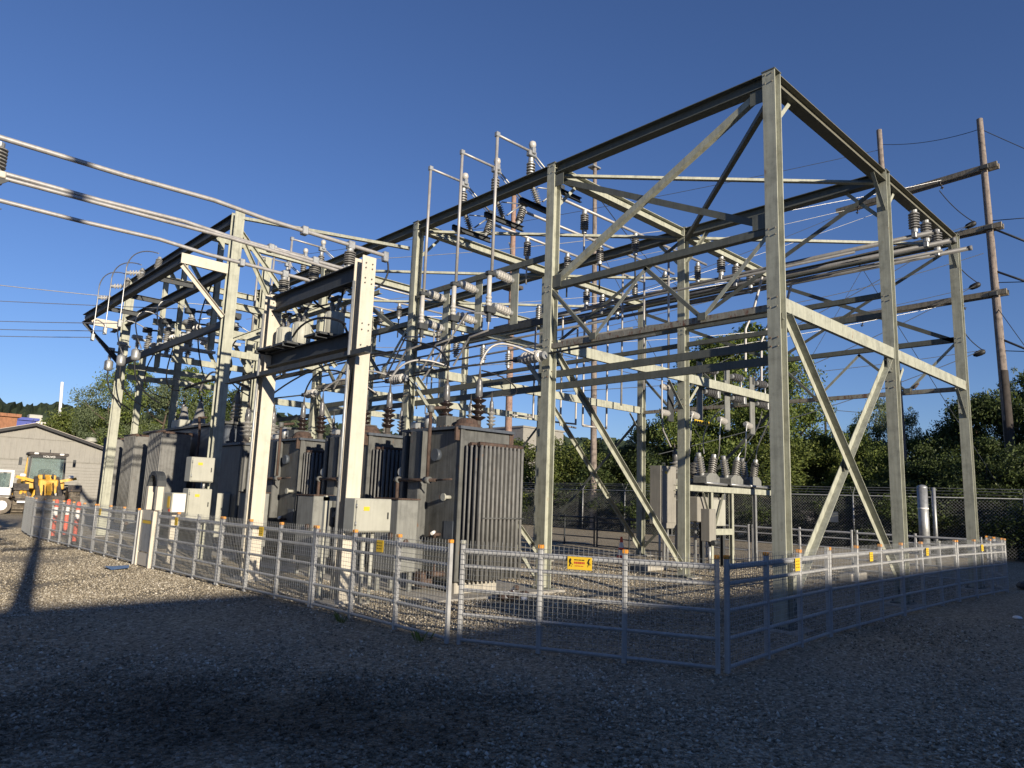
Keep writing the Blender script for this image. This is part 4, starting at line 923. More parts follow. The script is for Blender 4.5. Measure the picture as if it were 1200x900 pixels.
# ---- cone, delineator posts, small ground things
def cone(loc, label):
    t = thing('traffic_cone', label, 'traffic cone', loc)
    part('base', MB().bbox((-.18,-.18,0),(.18,.18,.04),.02), CONEO, t, local=True)
    b = MB(); b.lathe([(.135,.04),(.105,.22)], n=16); part('skirt', b, CONEO, t, local=True)
    b = MB(); b.lathe([(.106,.22),(.082,.36)], n=16); part('lower_band', b, CONEW, t, local=True)
    b = MB(); b.lathe([(.083,.36),(.072,.42)], n=16); part('gap', b, CONEO, t, local=True)
    b = MB(); b.lathe([(.073,.42),(.048,.56)], n=16); part('upper_band', b, CONEW, t, local=True)
    b = MB(); b.lathe([(.049,.56),(.03,.68),(.02,.71)], n=16); part('tip', b, CONEO, t, local=True)
cone((6.1,7.55,0), 'orange and white traffic cone in the yard behind the corner panel')
for k, (x, y, l) in enumerate(((-4.78,20.0,'left of two full red and white delineator posts behind the fence'),(-4.72,17.7,'right of two full red and white delineator posts behind the fence'),(-4.35,20.6,'red delineator post half hidden between the other two'))):
    t = thing('delineator_post', l, 'delineator', (x,y,0), 0, 'red and white posts at the far left fence')
    b = MB(); b.lathe([(.17,0),(.17,.05),(.08,.07)], n=14); part('base', b, BLACK, t, local=True)
    for z0, z1, m in ((.07,.42,CONEO),(.42,.66,CONEO),(.66,.90,CONEW),(.90,1.08,CONEO)):
        b = MB(); b.lathe([(.056,z0),(.056,z1)], n=12); part('tube_band', b, m, t, local=True)
    b = MB(); b.lathe([(.056,1.08),(.03,1.12)], n=12); part('cap', b, CONEO, t, local=True)
def rock(loc, s, label, m):
    b = MB(); b.lathe([(.35,-.1),(.9,.1),(1,.35),(.8,.7),(.35,.92),(.05,.95)], n=9)
    b.v = [(x*s*(1+.25*math.sin(3*y+x*2)), y*s*(.9+.2*math.cos(4*x)), z*s*.8) for x,y,z in b.v]; b.sm = [False]*len(b.sm)
    o = part('pale_rock', b, m, None); o.location = loc; tag(o, label, 'rock')
rock((4.6,-1.72,-.01), .07, 'pale round stone lying alone on the shaded gravel at right', CONEW)
rock((10.5,-.75,-.01), .26, 'dark rock block beside the right end of the fence', DARK)
single('blue_tarp', MB().add([(-5.62,10.62,.02),(-5.28,10.75,.03),(-5.18,11.1,.05),(-5.42,11.3,.02),(-5.66,11.0,.06)], [(0,1,4),(1,2,3),(1,3,4)]), BLUET, 'scrap of blue plastic lying on the gravel by the white pedestal', 'plastic sheet')
t = thing('pipe_bollard', 'thick galvanised steel pipe post in front of the chain link fence', 'post', (15.4,2.88,0))
part('pipe', MB().tube((15.4,2.88,0),(15.4,2.88,2.42),.15,n=18), GALV, t)
b = MB(); b.lathe([(.155,0),(.15,.04),(.1,.08),(.02,.1)], (15.4,2.88,2.42), n=18); part('domed_cap', b, GALV, t)
part('band', MB().tube((15.4,2.88,1.75),(15.4,2.88,1.8),.157,n=18), CONEW, t)
for k, (x,y,l) in enumerate(((15.9,2.7,'thin galvanised post right of the thick pipe post'),)):
    single('steel_post', MB().tube((x,y,0),(x,y,2.45),.055,n=10), GALV, l, 'post')
for k, (x,y,l) in enumerate(((8.0,2.2,'long concrete block lying left of the pipe post'),(9.3,1.6,'concrete block lying right of the second right column'),(5.3,6.0,'concrete block on the gravel near the traffic cone'))):
    single('concrete_block', MB().bbox((x-.45,y-.15,0),(x+.45,y+.15,.2),.015), CONC, l, 'block', 'concrete blocks lying in the yard')
t = thing('debris_pile', 'heap of rusty bits and dry leaves at the foot of the nearest radiator', 'debris', (-1.35,3.9,0))
for k in range(26):
    a = random.random()*6.28; r = .28*random.random()**.6; b = MB(); s = .03+.05*random.random()
    b.lathe([(s*.4,0),(s,.4*s),(s*.8,s),(.1*s,1.3*s)], (-1.35+r*math.cos(a),3.9+r*math.sin(a),.02+.18*random.random()*(1-r/.3)), (random.random()-.5,random.random()-.5,1), 5)
    part('chunk', b, RUST if k % 3 else CONEW, t)
# slab under the transformers
struct('transformer_pad', MB().bbox((-2.7,4.3,-.2),(.2,23.6,.025),.02), CONC)

# ================================================================== insulator rack and boxes at the back right
t = thing('recloser_rack', 'pale steel rack carrying pairs of ribbed bushings in front of the trees', 'rack', (8.0,5.5,0))
member(t, 'channel', (6.15,5.42,2.06), (10.7,5.42,2.06), C_(.15,.07,.01,-1), STEEL); member(t, 'channel', (6.15,5.95,2.06), (10.7,5.95,2.06), C_(.15,.07,.01,1), STEEL)
for x in (7.25,8.3): member(t, 'leg', (x,5.5,0), (x,5.5,1.98), I_(.1,.1,.01,.008), STEEL, up=(0,1,0)); member(t, 'leg', (x+.2,5.9,0), (x+.2,5.9,1.98), I_(.1,.1,.01,.008), DARK, up=(0,1,0))
member(t, 'leg', (9.6,5.5,0), (9.6,5.5,1.98), I_(.09,.09,.01,.008), GALV, up=(0,1,0))
member(t, 'brace', (7.28,5.45,1.0), (7.75,5.45,1.95), L_(.06,.06,.008), STEEL, up=(0,-1,0)); member(t, 'brace', (7.22,5.45,1.0), (6.75,5.45,1.95), L_(.06,.06,.008), STEEL, up=(0,-1,0))
member(t, 'cross_rail', (7.3,5.44,.95), (8.25,5.44,.95), C_(.16,.06,.01,-1), STEEL)
part('control_case', MB().bbox((6.7,5.55,1.2),(8.0,5.9,1.85),.02), GREYB, t)
part('control_door', MB().bbox((7.25,5.50,1.1),(8.0,5.545,1.8),.01), CABL, t)
for k, x in enumerate((7.35,8.6,9.65)):
    h_ = part('housing', MB().poly([(-.33,0),(.33,0),(.33,.16),(.16,.27),(-.16,.27),(-.33,.16)],-.2,.2,lambda a,b_,hh:(x+a,5.68+hh,2.22+b_)), CABG, t)
    for d in (-.22,.22):
        o = inst('bushing', INS_LONG, h_, (x+d,5.68,2.40), (d*1.3,0,1), (1.2,1.2,1.15))
    part('base_plate', MB().box((x-.3,5.45,2.139),(x+.3,5.92,2.218)), DARK, t)
    part('operating_rod', MB().tube((x-.5,5.4,2.22),(x+.55,5.4,2.2),.035), GALV, t)
part('jumper', MB().path(bez((7.1,5.6,3.0),(6.9,5.6,3.6),(7.0,5.3,4.0),(7.1,4.8,4.3)), .016, 6), WIRE, t); part('jumper', MB().path(bez((8.85,5.6,3.0),(9.2,5.5,3.5),(8.9,5.0,3.6),(8.4,4.6,4.2)), .016, 6), WIRE, t)
part('jumper', MB().path(bez((9.9,5.6,3.0),(9.8,5.5,3.6),(9.5,5.0,3.8),(9.2,4.7,4.4)), .016, 6), WIRE, t)
t = thing('breaker_tank', 'breaker tank with three stepped bushings left of the insulator rack', 'breaker', (7.3,6.5,0))
b = MB(); b.lathe([(.42,0),(.45,.04),(.45,.14),(.3,.2)], (7.3,6.5,2.15), n=18); part('lid', b, CABL, t)
b = MB(); b.lathe([(.36,0),(.40,.05),(.40,.8),(.36,.85)], (7.3,6.5,1.29), n=18); part('tank', b, CABG, t)
for dx, dy, q in ((-.25,-.1,-.15),(.2,.1,.0),(.38,-.2,.35)):
    o = inst('bushing', BUSH_G, t, (7.3+dx,6.5+dy,2.3), (q,0,1)); o.scale = (1.25,1.25,.85)
for dx in (-.3,.3):
    for dy in (-.3,.3): part('leg', MB().box((7.3+dx-.03,6.5+dy-.03,0),(7.3+dx+.03,6.5+dy+.03,1.29)), GALV, t)
t = thing('equipment_cabinet', 'tall flat taupe cabinet on legs beside the middle column', 'cabinet', (6.0,6.1,0))
part('case', MB().poly([(-.38,1.12),(-.2,1.02),(.2,1.02),(.32,1.12),(.32,2.6),(-.38,2.6)],-.16,.16,lambda a,b_,hh:(5.98+a,6.1+hh,b_)), GREYB, t)
part('door', MB().bbox((5.64,5.915,1.16),(6.26,5.937,2.56),.008), GREYB, t)
part('lifting_eye', MB().path([(5.9,6.1,2.6),(5.9,6.1,2.68),(6.02,6.1,2.68),(6.02,6.1,2.6)], .012, 6), DARK, t)
part('leg', MB().tube((5.8,6.1,0),(5.8,6.1,1.1),.03), GALV, t); part('leg', MB().tube((6.15,6.1,0),(6.15,6.1,1.1),.03), GALV, t)
t = thing('small_cabinet', 'narrow speckled cabinet on a post right of the middle column', 'cabinet', (6.35,5.0,0))
part('case', MB().bbox((6.2,4.9,.75),(6.5,5.15,1.55),.012), GREYB, t); part('post', MB().tube((6.35,5.0,0),(6.35,5.0,.75),.04), GALV, t); part('elbow', MB().tube((6.25,4.85,.72),(6.5,4.85,.72),.07), DARK, t)
# switches with horizontal insulators on the cross channel
for k, (x, l) in enumerate(((5.45,'switch post with horizontal insulators just right of the middle column'),(6.75,'second switch post with horizontal insulators on the cross channel'),(8.05,'switch post with horizontal insulators beside the tall front column'))):
    t = thing('pole_switch', l, 'switch', (x,4.75,4.0), 0, 'switch posts with horizontal insulators on the cross channel')
    part('mount_plate', MB().box((x-.04,4.73,3.55),(x+.2,4.76,5.15)), CABG, t)
    for z in (4.98,4.42): inst('insulator', INS_HORG, t, (x+.2,4.70,z), (1,-.1,0), 1.15)
    inst('insulator', INS_HOR, t, (x-.04,4.70,3.75), (-1,-.1,.1), 1.0)
    part('blade', MB().tube((x+.62,4.64,4.4),(x+.62,4.64,5.05),.025).bbox((x+.68,4.58,4.3),(x+.8,4.7,4.5),.01), GALV, t)
    part('lead', MB().path(bez((x-.45,4.62,3.78),(x-.6,4.6,3.3),(x-.5,4.6,2.9),(x-.2,4.9,2.75)), .014, 6), WIRE, t)
    part('hanger', MB().box((x-.03,4.6,5.16),(x+.1,4.66,5.22)), DARK, t)
t = thing('warning_tag', 'small yellow tag strip below the cross channel by the middle column', 'tag', (5.0,4.6,3.6))
part('strip', MB().box((5.0,4.55,3.55),(5.65,4.56,3.65)), YEL, t)
b = MB()
for q in range(6): b.box((5.03+q*.1,4.546,3.57),(5.09+q*.1,4.549,3.63))
part('lettering', b, INK, t, kind='stuff')
t = thing('pole_switch', 'switch post with round pale insulators left of the middle column', 'switch', (4.3,4.75,4.0))
part('mount_plate', MB().box((4.28,4.8,3.55),(4.5,4.84,4.48)), DARK, t)
for z in (4.32,3.72):
    o = inst('insulator', INS_HOR, t, (4.28,4.78,z), (-1,-.1,0), .85)
part('lead', MB().path([(3.9,4.72,4.9),(3.9,4.72,3.7),(3.95,4.72,3.3),(4.3,4.75,2.95)], .02, 6), ALU, t)
# bird on the far strut
t = thing('bird', 'small brown bird perched on the thin strut between the two right columns', 'bird', (9.2,1.02,4.6))
b = MB(); b.lathe([(.004,-.10),(.02,-.07),(.035,-.03),(.04,.01),(.034,.045),(.026,.06),(.03,.075),(.03,.09),(.02,.11),(.006,.117),(.003,.135)], (9.2,1.02,4.685), (0,-.75,.65), 10)
b.path([(9.2,1.07,4.64),(9.2,1.14,4.58)], [.014,.01], 5); part('body', b, BIRDM, t)
part('leg', MB().tube((9.19,1.01,4.60),(9.19,1.02,4.66),.004,n=5), DARK, t); part('leg', MB().tube((9.21,1.01,4.60),(9.21,1.02,4.66),.004,n=5), DARK, t)

# ================================================================== chain link perimeter fence
t = thing('chain_link_fence', 'tall chain link fence topped with barbed wire in front of the trees', 'fence', (22.3,14,0))
FX, Y0, Y1, FH = 22.3, -8.0, 46.0, 2.22
s = MB(); st = .125; r = .0055
n_ = int((Y1-Y0+FH)/st)
for k in range(n_):
    y = Y0-FH+k*st
    for sg in (1,-1):
        a0, b0 = (y, y+FH) if sg > 0 else (y+FH, y)
        za, zb = 0, FH
        ya, yb = a0, b0
        lo, hi = min(ya,yb), max(ya,yb)
        if hi < Y0 or lo > Y1: continue
        f0 = max(0, (Y0-lo)/(hi-lo)); f1 = min(1, (Y1-lo)/(hi-lo))
        if sg > 0: p0, p1 = (FX+.04,lo+f0*(hi-lo),.05+f0*FH), (FX+.04,lo+f1*(hi-lo),.05+f1*FH)
        else: p0, p1 = (FX+.032,lo+f0*(hi-lo),.05+(1-f0)*FH), (FX+.032,lo+f1*(hi-lo),.05+(1-f1)*FH)
        s.tube(p0, p1, r, n=3, cap=False)
part('chain_link_mesh', s, GALV, t, kind='stuff')
part('top_rail', MB().tube((FX,Y0,FH+.05),(FX,Y1,FH+.05),.025), GALV, t)
for k in range(18):
    y = Y0+.4+k*3.06
    p = part('post', MB().tube((FX,y,0),(FX,y,FH+.08),.032,n=8), GALV, t)
    for sg in (-1,1): part('barb_arm', MB().prism((FX,y,FH+.06),(FX+sg*.26,y,FH+.42),R_(.03,.012),up=(0,1,0)), GALV, p)
for sg in (-1,1):
    for q in (.35,.68,.97): part('barbed_wire', MB().path([(FX+sg*.26*q,Y0+.4+i*3.06,FH+.06+.36*q-(.015 if i % 2 else 0)) for i in range(18)], .007, 4), GALV, t)
single('fence_notice', MB().box((FX-.01,8.35,1.1),(FX-.002,8.95,1.55)), CABL, 'small pale notice hung on the chain link fence', 'sign')

# door furniture on the pale cabinets
def furniture(t, x0, x1, y, z0, z1):
    for z in (z0+.08, z1-.12): part('hinge', MB().tube((x0,y,z),(x0,y,z+.06),.010,n=6), GALV, t)
    part('latch', MB().bbox((x1-.07,y-.02,(z0+z1)/2-.05),(x1-.05,y+.002,(z0+z1)/2+.05),.004), DARK, t)
    part('label_plate', MB().box((x0+.12,y-.004,z1-.16),(x0+.22,y+.0015,z1-.10)), YEL, t)
for o in list(bpy.data.objects):
    if o.parent is None and o.get('label') == 'pale square cabinet on the right cream column': furniture(o, -4.03, -3.42, 4.594, 1.08, 1.54)
    if o.parent is None and str(o.get('label')).startswith('upper of two pale grey'): furniture(o, -3.96, -3.48, 11.654, 1.77, 2.28)
    if o.parent is None and str(o.get('label')).startswith('lower of two pale grey'): furniture(o, -3.96, -3.48, 11.654, .94, 1.58)
    if o.parent is None and str(o.get('label')).startswith('tall flat taupe'): furniture(o, 5.64, 6.26, 5.914, 1.16, 2.56)
struct('concrete_apron', MB().bbox((-30,-14,-.2),(-8.62,.02,.004),.004), CONC)

# weeds growing at the foot of the fence
for k, (x, y, l) in enumerate(((-4.62,2.05,'green weed tuft at the fence foot left of the corner panel'),(-4.75,3.6,'small weed tuft at the foot of the panel before the square cabinet'))):
    b = MB()
    for q in range(26):
        a = random.random()*6.28; r = .09*random.random(); L = .05+.09*random.random(); bx, by = x+r*math.cos(a), y+r*math.sin(a)
        ex, ey = bx+math.cos(a)*L*.6, by+math.sin(a)*L*.6
        b.add([(bx-.006*math.sin(a),by+.006*math.cos(a),0),(bx+.006*math.sin(a),by-.006*math.cos(a),0),((bx+ex)/2+.005,(by+ey)/2,L*.7),(ex,ey,L)], [(0,1,2),(0,2,3)])
    single('weed', b, LEAF1 if k != 2 else LEAF4, l, 'weed')
# ================================================================== timber poles and lines
def pole(name, label, a, top, r0, r1, m, group=None):
    t = thing(name, label, 'utility pole', a, 0, group)
    b = MB(); n = 8
    b.path([Vector(a).lerp(Vector(top), k/n) for k in range(n+1)], [r0+(r1-r0)*k/n for k in range(n+1)], 12)
    part('shaft', b, m, t)
    return t
def string(t, p, d, n=3, r=.085, L=.42):
    p = Vector(p); d = Vector(d).normalized(); b = MB()
    for k in range(n): b.lathe([(.02,0),(.03,.02),(r,.05),(r*.9,.075),(.03,.08),(.02,L/n)], p+d*(k*L/n), d, 10)
    part('insulator_string', b, PORCB, t)
H1 = pole('timber_pole', 'tall weathered timber pole with three crossarms at the right edge', (27.43,2.9,0), (27.4,3.2,20.1), .21, .13, WOOD)
part('dark_butt', MB().path([(27.43,2.9,0),(27.42,3.0,8.0)], [.215,.188], 12), WOODD, H1)
H2 = pole('timber_pole', 'timber pole rising behind the second right hand column', (28.3,7.5,0), (28.17,7.9,21.6), .21, .13, WOOD)
for k, z in enumerate((17.6,14.65,11.5)):
    a = thing('crossarm', ['highest timber crossarm between the two right poles', 'middle timber crossarm between the two right poles', 'lowest timber crossarm between the two right poles'][k], 'crossarm', (27.2,5.5,z), 0, 'crossarms between the right poles')
    part('plank', MB().prism((27.2,2.6,z+.02*k),(28.0 if k == 0 else 27.75,10.2+.6*k,z+.05),R_(.10,.24)), ARM, a)
    part('plank', MB().prism((27.55,2.6,z+.02*k),(28.35 if k == 0 else 28.1,10.2+.6*k,z+.05),R_(.10,.24)), ARM, a)
    string(a, (27.2,5.0-.3*k,z-.15), (.2,-.35,-1)); string(a, (27.6,8.9,z-.15), (.2,.3,-1))
    part('pole_clamp', MB().bbox((27.15,2.95,z-.1),(27.65,3.3,z+.1),.02), DARK, a)
    part('strap', MB().tube((27.4,3.1,z-2.0 if k else z-2.9),(27.4,1.4,z-3.1 if k else z-4.2),.05,n=6).tube((27.4,3.0,z-2.6),(27.4,1.2,z-2.9),.02,n=6), DARK, a)
    b = MB(); b.lathe([(.04,0),(.12,.05),(.14,.2),(.12,.4),(.04,.5)], (27.3,3.6,z-2.55), (-.2,.9,-.35), 10); part('strain_block', b, BLACK, a)
    part('jumper', MB().path(bez((27.2,5.0-.3*k,z-.6),(27.2,4.6,z-1.4),(27.2,4.2,z-2.0),(27.3,3.7,z-2.5)), .022, 5), DWIRE, a)
P3 = pole('timber_pole', 'slender timber pole behind the second gantry column', (23.1,22.85,0), (22.95,23.1,23.0), .21, .12, WOOD)
part('pole_top_pin', MB().box((22.6,22.9,22.55),(23.3,23.4,22.65)).tube((22.65,22.95,22.6),(22.65,22.95,23.2),.03).tube((23.25,23.35,22.6),(23.25,23.35,23.1),.03), GALV, P3)
part('pole_band', MB().tube((22.98,23.05,17.8),(22.98,23.05,18.0),.18,n=10), GALV, P3)
P4 = pole('timber_pole', 'reddish timber pole behind the fuse cutouts', (30.0,37.7,0), (30.0,38.2,27.5), .32, .2, WOODR)
for z in (19,14.5): part('pole_hardware', MB().bbox((29.4,37.2,z),(30.6,38.6,z+.3),.05).bbox((28.8,37.3,z+.2),(29.4,38.0,z+.8),.1), MUD, P4)
part('street_lamp_arm', MB().path(bez((29.9,38.0,21),(29.0,37.2,22),(28.0,36.4,22.4),(27.6,36.0,22.0)), .05, 6), GALV, P4)
def wire(a, b, s, r, m, label): single('power_line', MB().path(sag(a, b, s), r, 5), m, label, 'power line', loc=tuple(a))
wire((27.2,4.9,17.5),(4.0,26,12),.8,.016,WIRE,'pale line from the highest crossarm dropping left behind the gantry')
wire((27.3,9.0,14.3),(2,30,10),.8,.016,WIRE,'pale line from the middle crossarm running left')
wire((27.3,8.4,11.2),(2,30,8.5),.8,.016,WIRE,'pale line from the lowest crossarm running left')
wire((27.3,9.5,11.2),(6,30,7.5),.6,.016,WIRE,'second pale line from the lowest crossarm running left')
for k, (a, b, l) in enumerate((((27.6,9.6,17.4),(6,34,11),'upper pale line running left from the highest crossarm'),((27.3,6.2,14.4),(3,24,8),'pale line from the middle of the middle crossarm'),((27.3,5.5,11.3),(8,24,6.5),'pale line low behind the right bays'),((28.2,7.9,20.5),(10,40,17),'faint line leaving the second right pole to the left'),((27.3,3.4,13.5),(14,14,9),'dark line crossing behind the second right column'))): wire(a, b, .5, .015, WIRE if k < 3 else DWIRE, l)
wire((27.4,3.2,19.6),(28.2,7.9,20.8),.25,.016,DWIRE,'thin line joining the tops of the two right poles')
wire((27.4,3.2,19.6),(30,-9,9),.1,.018,DWIRE,'guy wire dropping right from the top of the right pole')
wire((27.3,3.7,15.1),(12.5,9.6,6.2),.3,.016,DWIRE,'dark line running down left from the upper strain block')
wire((27.3,3.7,12.1),(12.5,9.9,4.8),.3,.016,DWIRE,'dark line running down left from the middle strain block')
wire((27.3,3.7,9.0),(12.0,10.5,3.4),.3,.016,DWIRE,'dark line running down left from the lower strain block')
wire((27.4,3.1,11.0),(22.5,-2,1.5),.05,.016,DWIRE,'guy wire from the right pole to the ground')
wire((26.0,8.5,14),(23.5,1.5,.5),.05,.014,DWIRE,'long guy wire crossing behind the right corner column')
wire((22.95,23.1,21),(60,40,26),1,.03,DWIRE,'thin far line leaving the slender pole')
wire((22.97,23.05,17.9),(27.0,16,2.0),.2,.02,DWIRE,'guy wire from the slender pole')
wire((30,38,14.8),(62,22,11),1.0,.03,DWIRE,'faint far line from the reddish pole to the right')
wire((30,38,16.6),(-20,60,15),1.2,.03,WIRE,'faint far line from the reddish pole to the left')
for k, (z0, e, l) in enumerate(((7.68,(-3.0,15.9,6.6),'topmost incoming line at the left edge'),(6.99,(-4.72,15.9,5.85),'second incoming line at the left edge'),(6.71,(-4.72,17.3,5.85),'third incoming line at the left edge'),(6.48,(-4.72,18.6,5.85),'fourth incoming line at the left edge'))):
    d = Vector((-6.35,24,z0)); e = Vector(e); f = e+(d-e)*5
    wire(tuple(e), tuple(f), .2, .012, WIRE, l)
for k, (a, b, l) in enumerate((((27.3,3.7,15.0),(9.3,13.6,7.6),'dark line sloping from the upper strain block to the back of the gantry'),((27.3,3.7,12.0),(9.3,13.7,6.6),'dark line sloping from the middle strain block to the back of the gantry'),((27.3,3.6,9.0),(9.3,13.8,5.6),'dark line sloping from the lower strain block to the back of the gantry'),((27.4,8.6,14.2),(24.0,16.0,.4),'steep guy wire left of the second right column'),((28.0,8.0,17.0),(9.3,18.2,8.2),'fine line from the second right pole to the far gantry corner'),((27.4,9.0,17.3),(9.3,13.9,8.4),'fine line from the highest crossarm to the gantry top'))): wire(a, b, .25, .013, DWIRE if k != 4 else WIRE, l)
for k, (x, y, z, l) in enumerate(((100.7,41.9,16.3,'far slim utility pole left of the middle column gap'),(106,26.8,13.5,'far slim utility pole seen above the right hand bushes'),(96,47,14.6,'far slim utility pole beside the cross brace'))):
    t = pole('far_pole', l, (x,y,0), (x,y,z), .25, .16, WOODD, 'far poles beyond the trees'); part('arm', MB().box((x-.2,y-1.3,z-1.2),(x+.2,y+1.3,z-.95)), WOODD, t)
# poles behind the photographer whose shadows fall on the gravel
t = pole('lamp_pole', 'timber pole behind the photographer that throws the long shadow on the left', (-10.95,-10,0), (-10.95,-10,13), .16, .11, WOOD)
part('crossarm', MB().box((-11.7,-10.05,6.2),(-10.2,-9.95,6.35)), ARM, t)
t = pole('short_pole', 'short timber pole behind the photographer that throws the leftmost shadow', (-12.0,-10,0), (-12.0,-10,7.0), .16, .12, WOOD)
part('crossarm', MB().box((-12.6,-10.05,6.6),(-11.4,-9.95,6.75)), ARM, t); part('lamp_head', MB().bbox((-12.25,-10.2,7.0),(-11.75,-9.8,7.25),.05), DARK, t)

# ================================================================== buildings at the left
def gable():
    t = thing('shed_building', 'tan metal gabled shed behind the wheel loader', 'building', (-.6,50,0))
    x0, xr, x1, y0, y1, ze, zr = -7.4, -.55, 5.6, 50, 64, 3.35, 5.25
    part('wall', MB().add([(x0+.2,y0,0),(x1-.2,y0,0),(x1-.2,y0,ze),(xr,y0,zr-.08),(x0+.2,y0,ze-.1),(x0+.2,y1,0),(x1-.2,y1,0),(x1-.2,y1,ze),(xr,y1,zr-.08),(x0+.2,y1,ze-.1)],
        [(0,1,2,3,4),(9,8,7,6,5),(1,6,7,2),(0,4,9,5)]), SIDING, t)
    b = MB()
    x = x0+.3
    while x < x1-.3:
        zt = ze-.1+(zr-ze)*(x-x0)/(xr-x0) if x < xr else zr-(zr-ze)*(x-xr)/(x1-xr)
        if zt-.12 > 3.0: b.box((x,y0-.03,3.0),(x+.06,y0-.001,zt-.12))
        x += .3
    part('siding_ribs', b, SIDING, t, kind='stuff')
    b = MB()
    for k in range(13): b.add([(x0+.2,y0-.001,.2+k*.2),(x1-.2,y0-.001,.2+k*.2),(x1-.2,y0-.03,.2+k*.2),(x0+.2,y0-.03,.2+k*.2),(x0+.2,y0-.001,.38+k*.2),(x1-.2,y0-.001,.38+k*.2)], [(0,1,2,3),(3,2,5,4)])
    part('lap_siding', b, SIDING, t, kind='stuff')
    part('seam_strip', MB().box((x0+.3,y0-.05,2.92),(x1-.3,y0-.032,2.99)).box((-4.2,y0-.05,4.3),(2.8,y0-.031,4.35)), GREYB, t)
    for sx, xe in ((-1,x0),(1,x1)):
        zz = ze-(.1 if sx < 0 else 0)
        part('roof_slope', MB().add([(xr,y0-.4,zr),(xe,y0-.4,zz),(xe,y1,zz),(xr,y1,zr),(xr,y0-.4,zr+.09),(xe,y0-.4,zz+.09),(xe,y1,zz+.09),(xr,y1,zr+.09)], [(0,3,2,1),(4,5,6,7),(0,1,5,4),(1,2,6,5),(2,3,7,6),(3,0,4,7)]), ROOFM, t)
        part('barge_board', MB().add([(xr,y0-.43,zr-.12),(xe,y0-.43,zz-.12),(xe,y0-.401,zz-.12),(xr,y0-.401,zr-.12),(xr,y0-.43,zr+.06),(xe,y0-.43,zz+.06),(xe,y0-.401,zz+.06),(xr,y0-.401,zr+.06)], [(0,3,2,1),(4,5,6,7),(0,1,5,4),(1,2,6,5),(2,3,7,6),(3,0,4,7)]), TRIM, t)
    b = MB(); b.lathe([(.25,0),(.25,.35),(.36,.36),(.36,.5),(.3,.52),(.3,.62),(.05,.66)], (3.1,51.5,4.1), n=14); part('roof_vent', b, CABL, t)
    part('wall_notice', MB().box((-3.05,y0-.06,1.35),(-2.2,y0-.035,1.75)), CABL, t)
gable()
def block(name, label, a, b, m, units=(), wm=None):
    t = thing(name, label, 'building', ((a[0]+b[0])/2,(a[1]+b[1])/2,0))
    part('wall', MB().box((a[0],a[1],0),(b[0],b[1],b[2])), m, t)
    part('roof', MB().box((a[0]-.3,a[1]-.3,b[2]),(b[0]+.3,b[1]+.3,b[2]+.35)), wm or m, t)
    for (x,y,w_,h_) in units: part('rooftop_unit', MB().bbox((x,y,b[2]+.36),(x+w_,y+w_,b[2]+.36+h_),.1), CABL, t)
    return t
block('brick_building', 'brown clad building beyond the tan shed at the left edge', (-16,89,0), (4.3,104,8.4), BROWNR)
block('blue_building', 'blue walled building beyond the tan shed', (6.4,104,0), (8.6,118,9.2), BLUEW)
t = block('white_building', 'low white industrial building with rooftop units on the far left skyline', (12.9,133,0), (20.5,160,10.8), WHITEW, ((12.6,134,1.9,1.2),(19.0,134,1.4,.9)))
block('white_building', 'long low white building right of the mast on the skyline', (20.8,131,0), (42,160,9.6), WHITEW, ((24,132,1.6,.6),(30,132,1.5,.6)))
t = block('warehouse', 'tall white and blue warehouse seen behind the transformers', (99,107,0), (112,130,17.0), GREYB)
part('blue_bay', MB().box((96.5,111,0),(98.9,125,16.0)), BLUEW, t)
single('mast', MB().path([(12.9,113,0),(12.9,113,9.5),(12.6,113.1,15.7)], .2, 8), CONEW, 'slim white mast rising above the tan shed', 'mast')

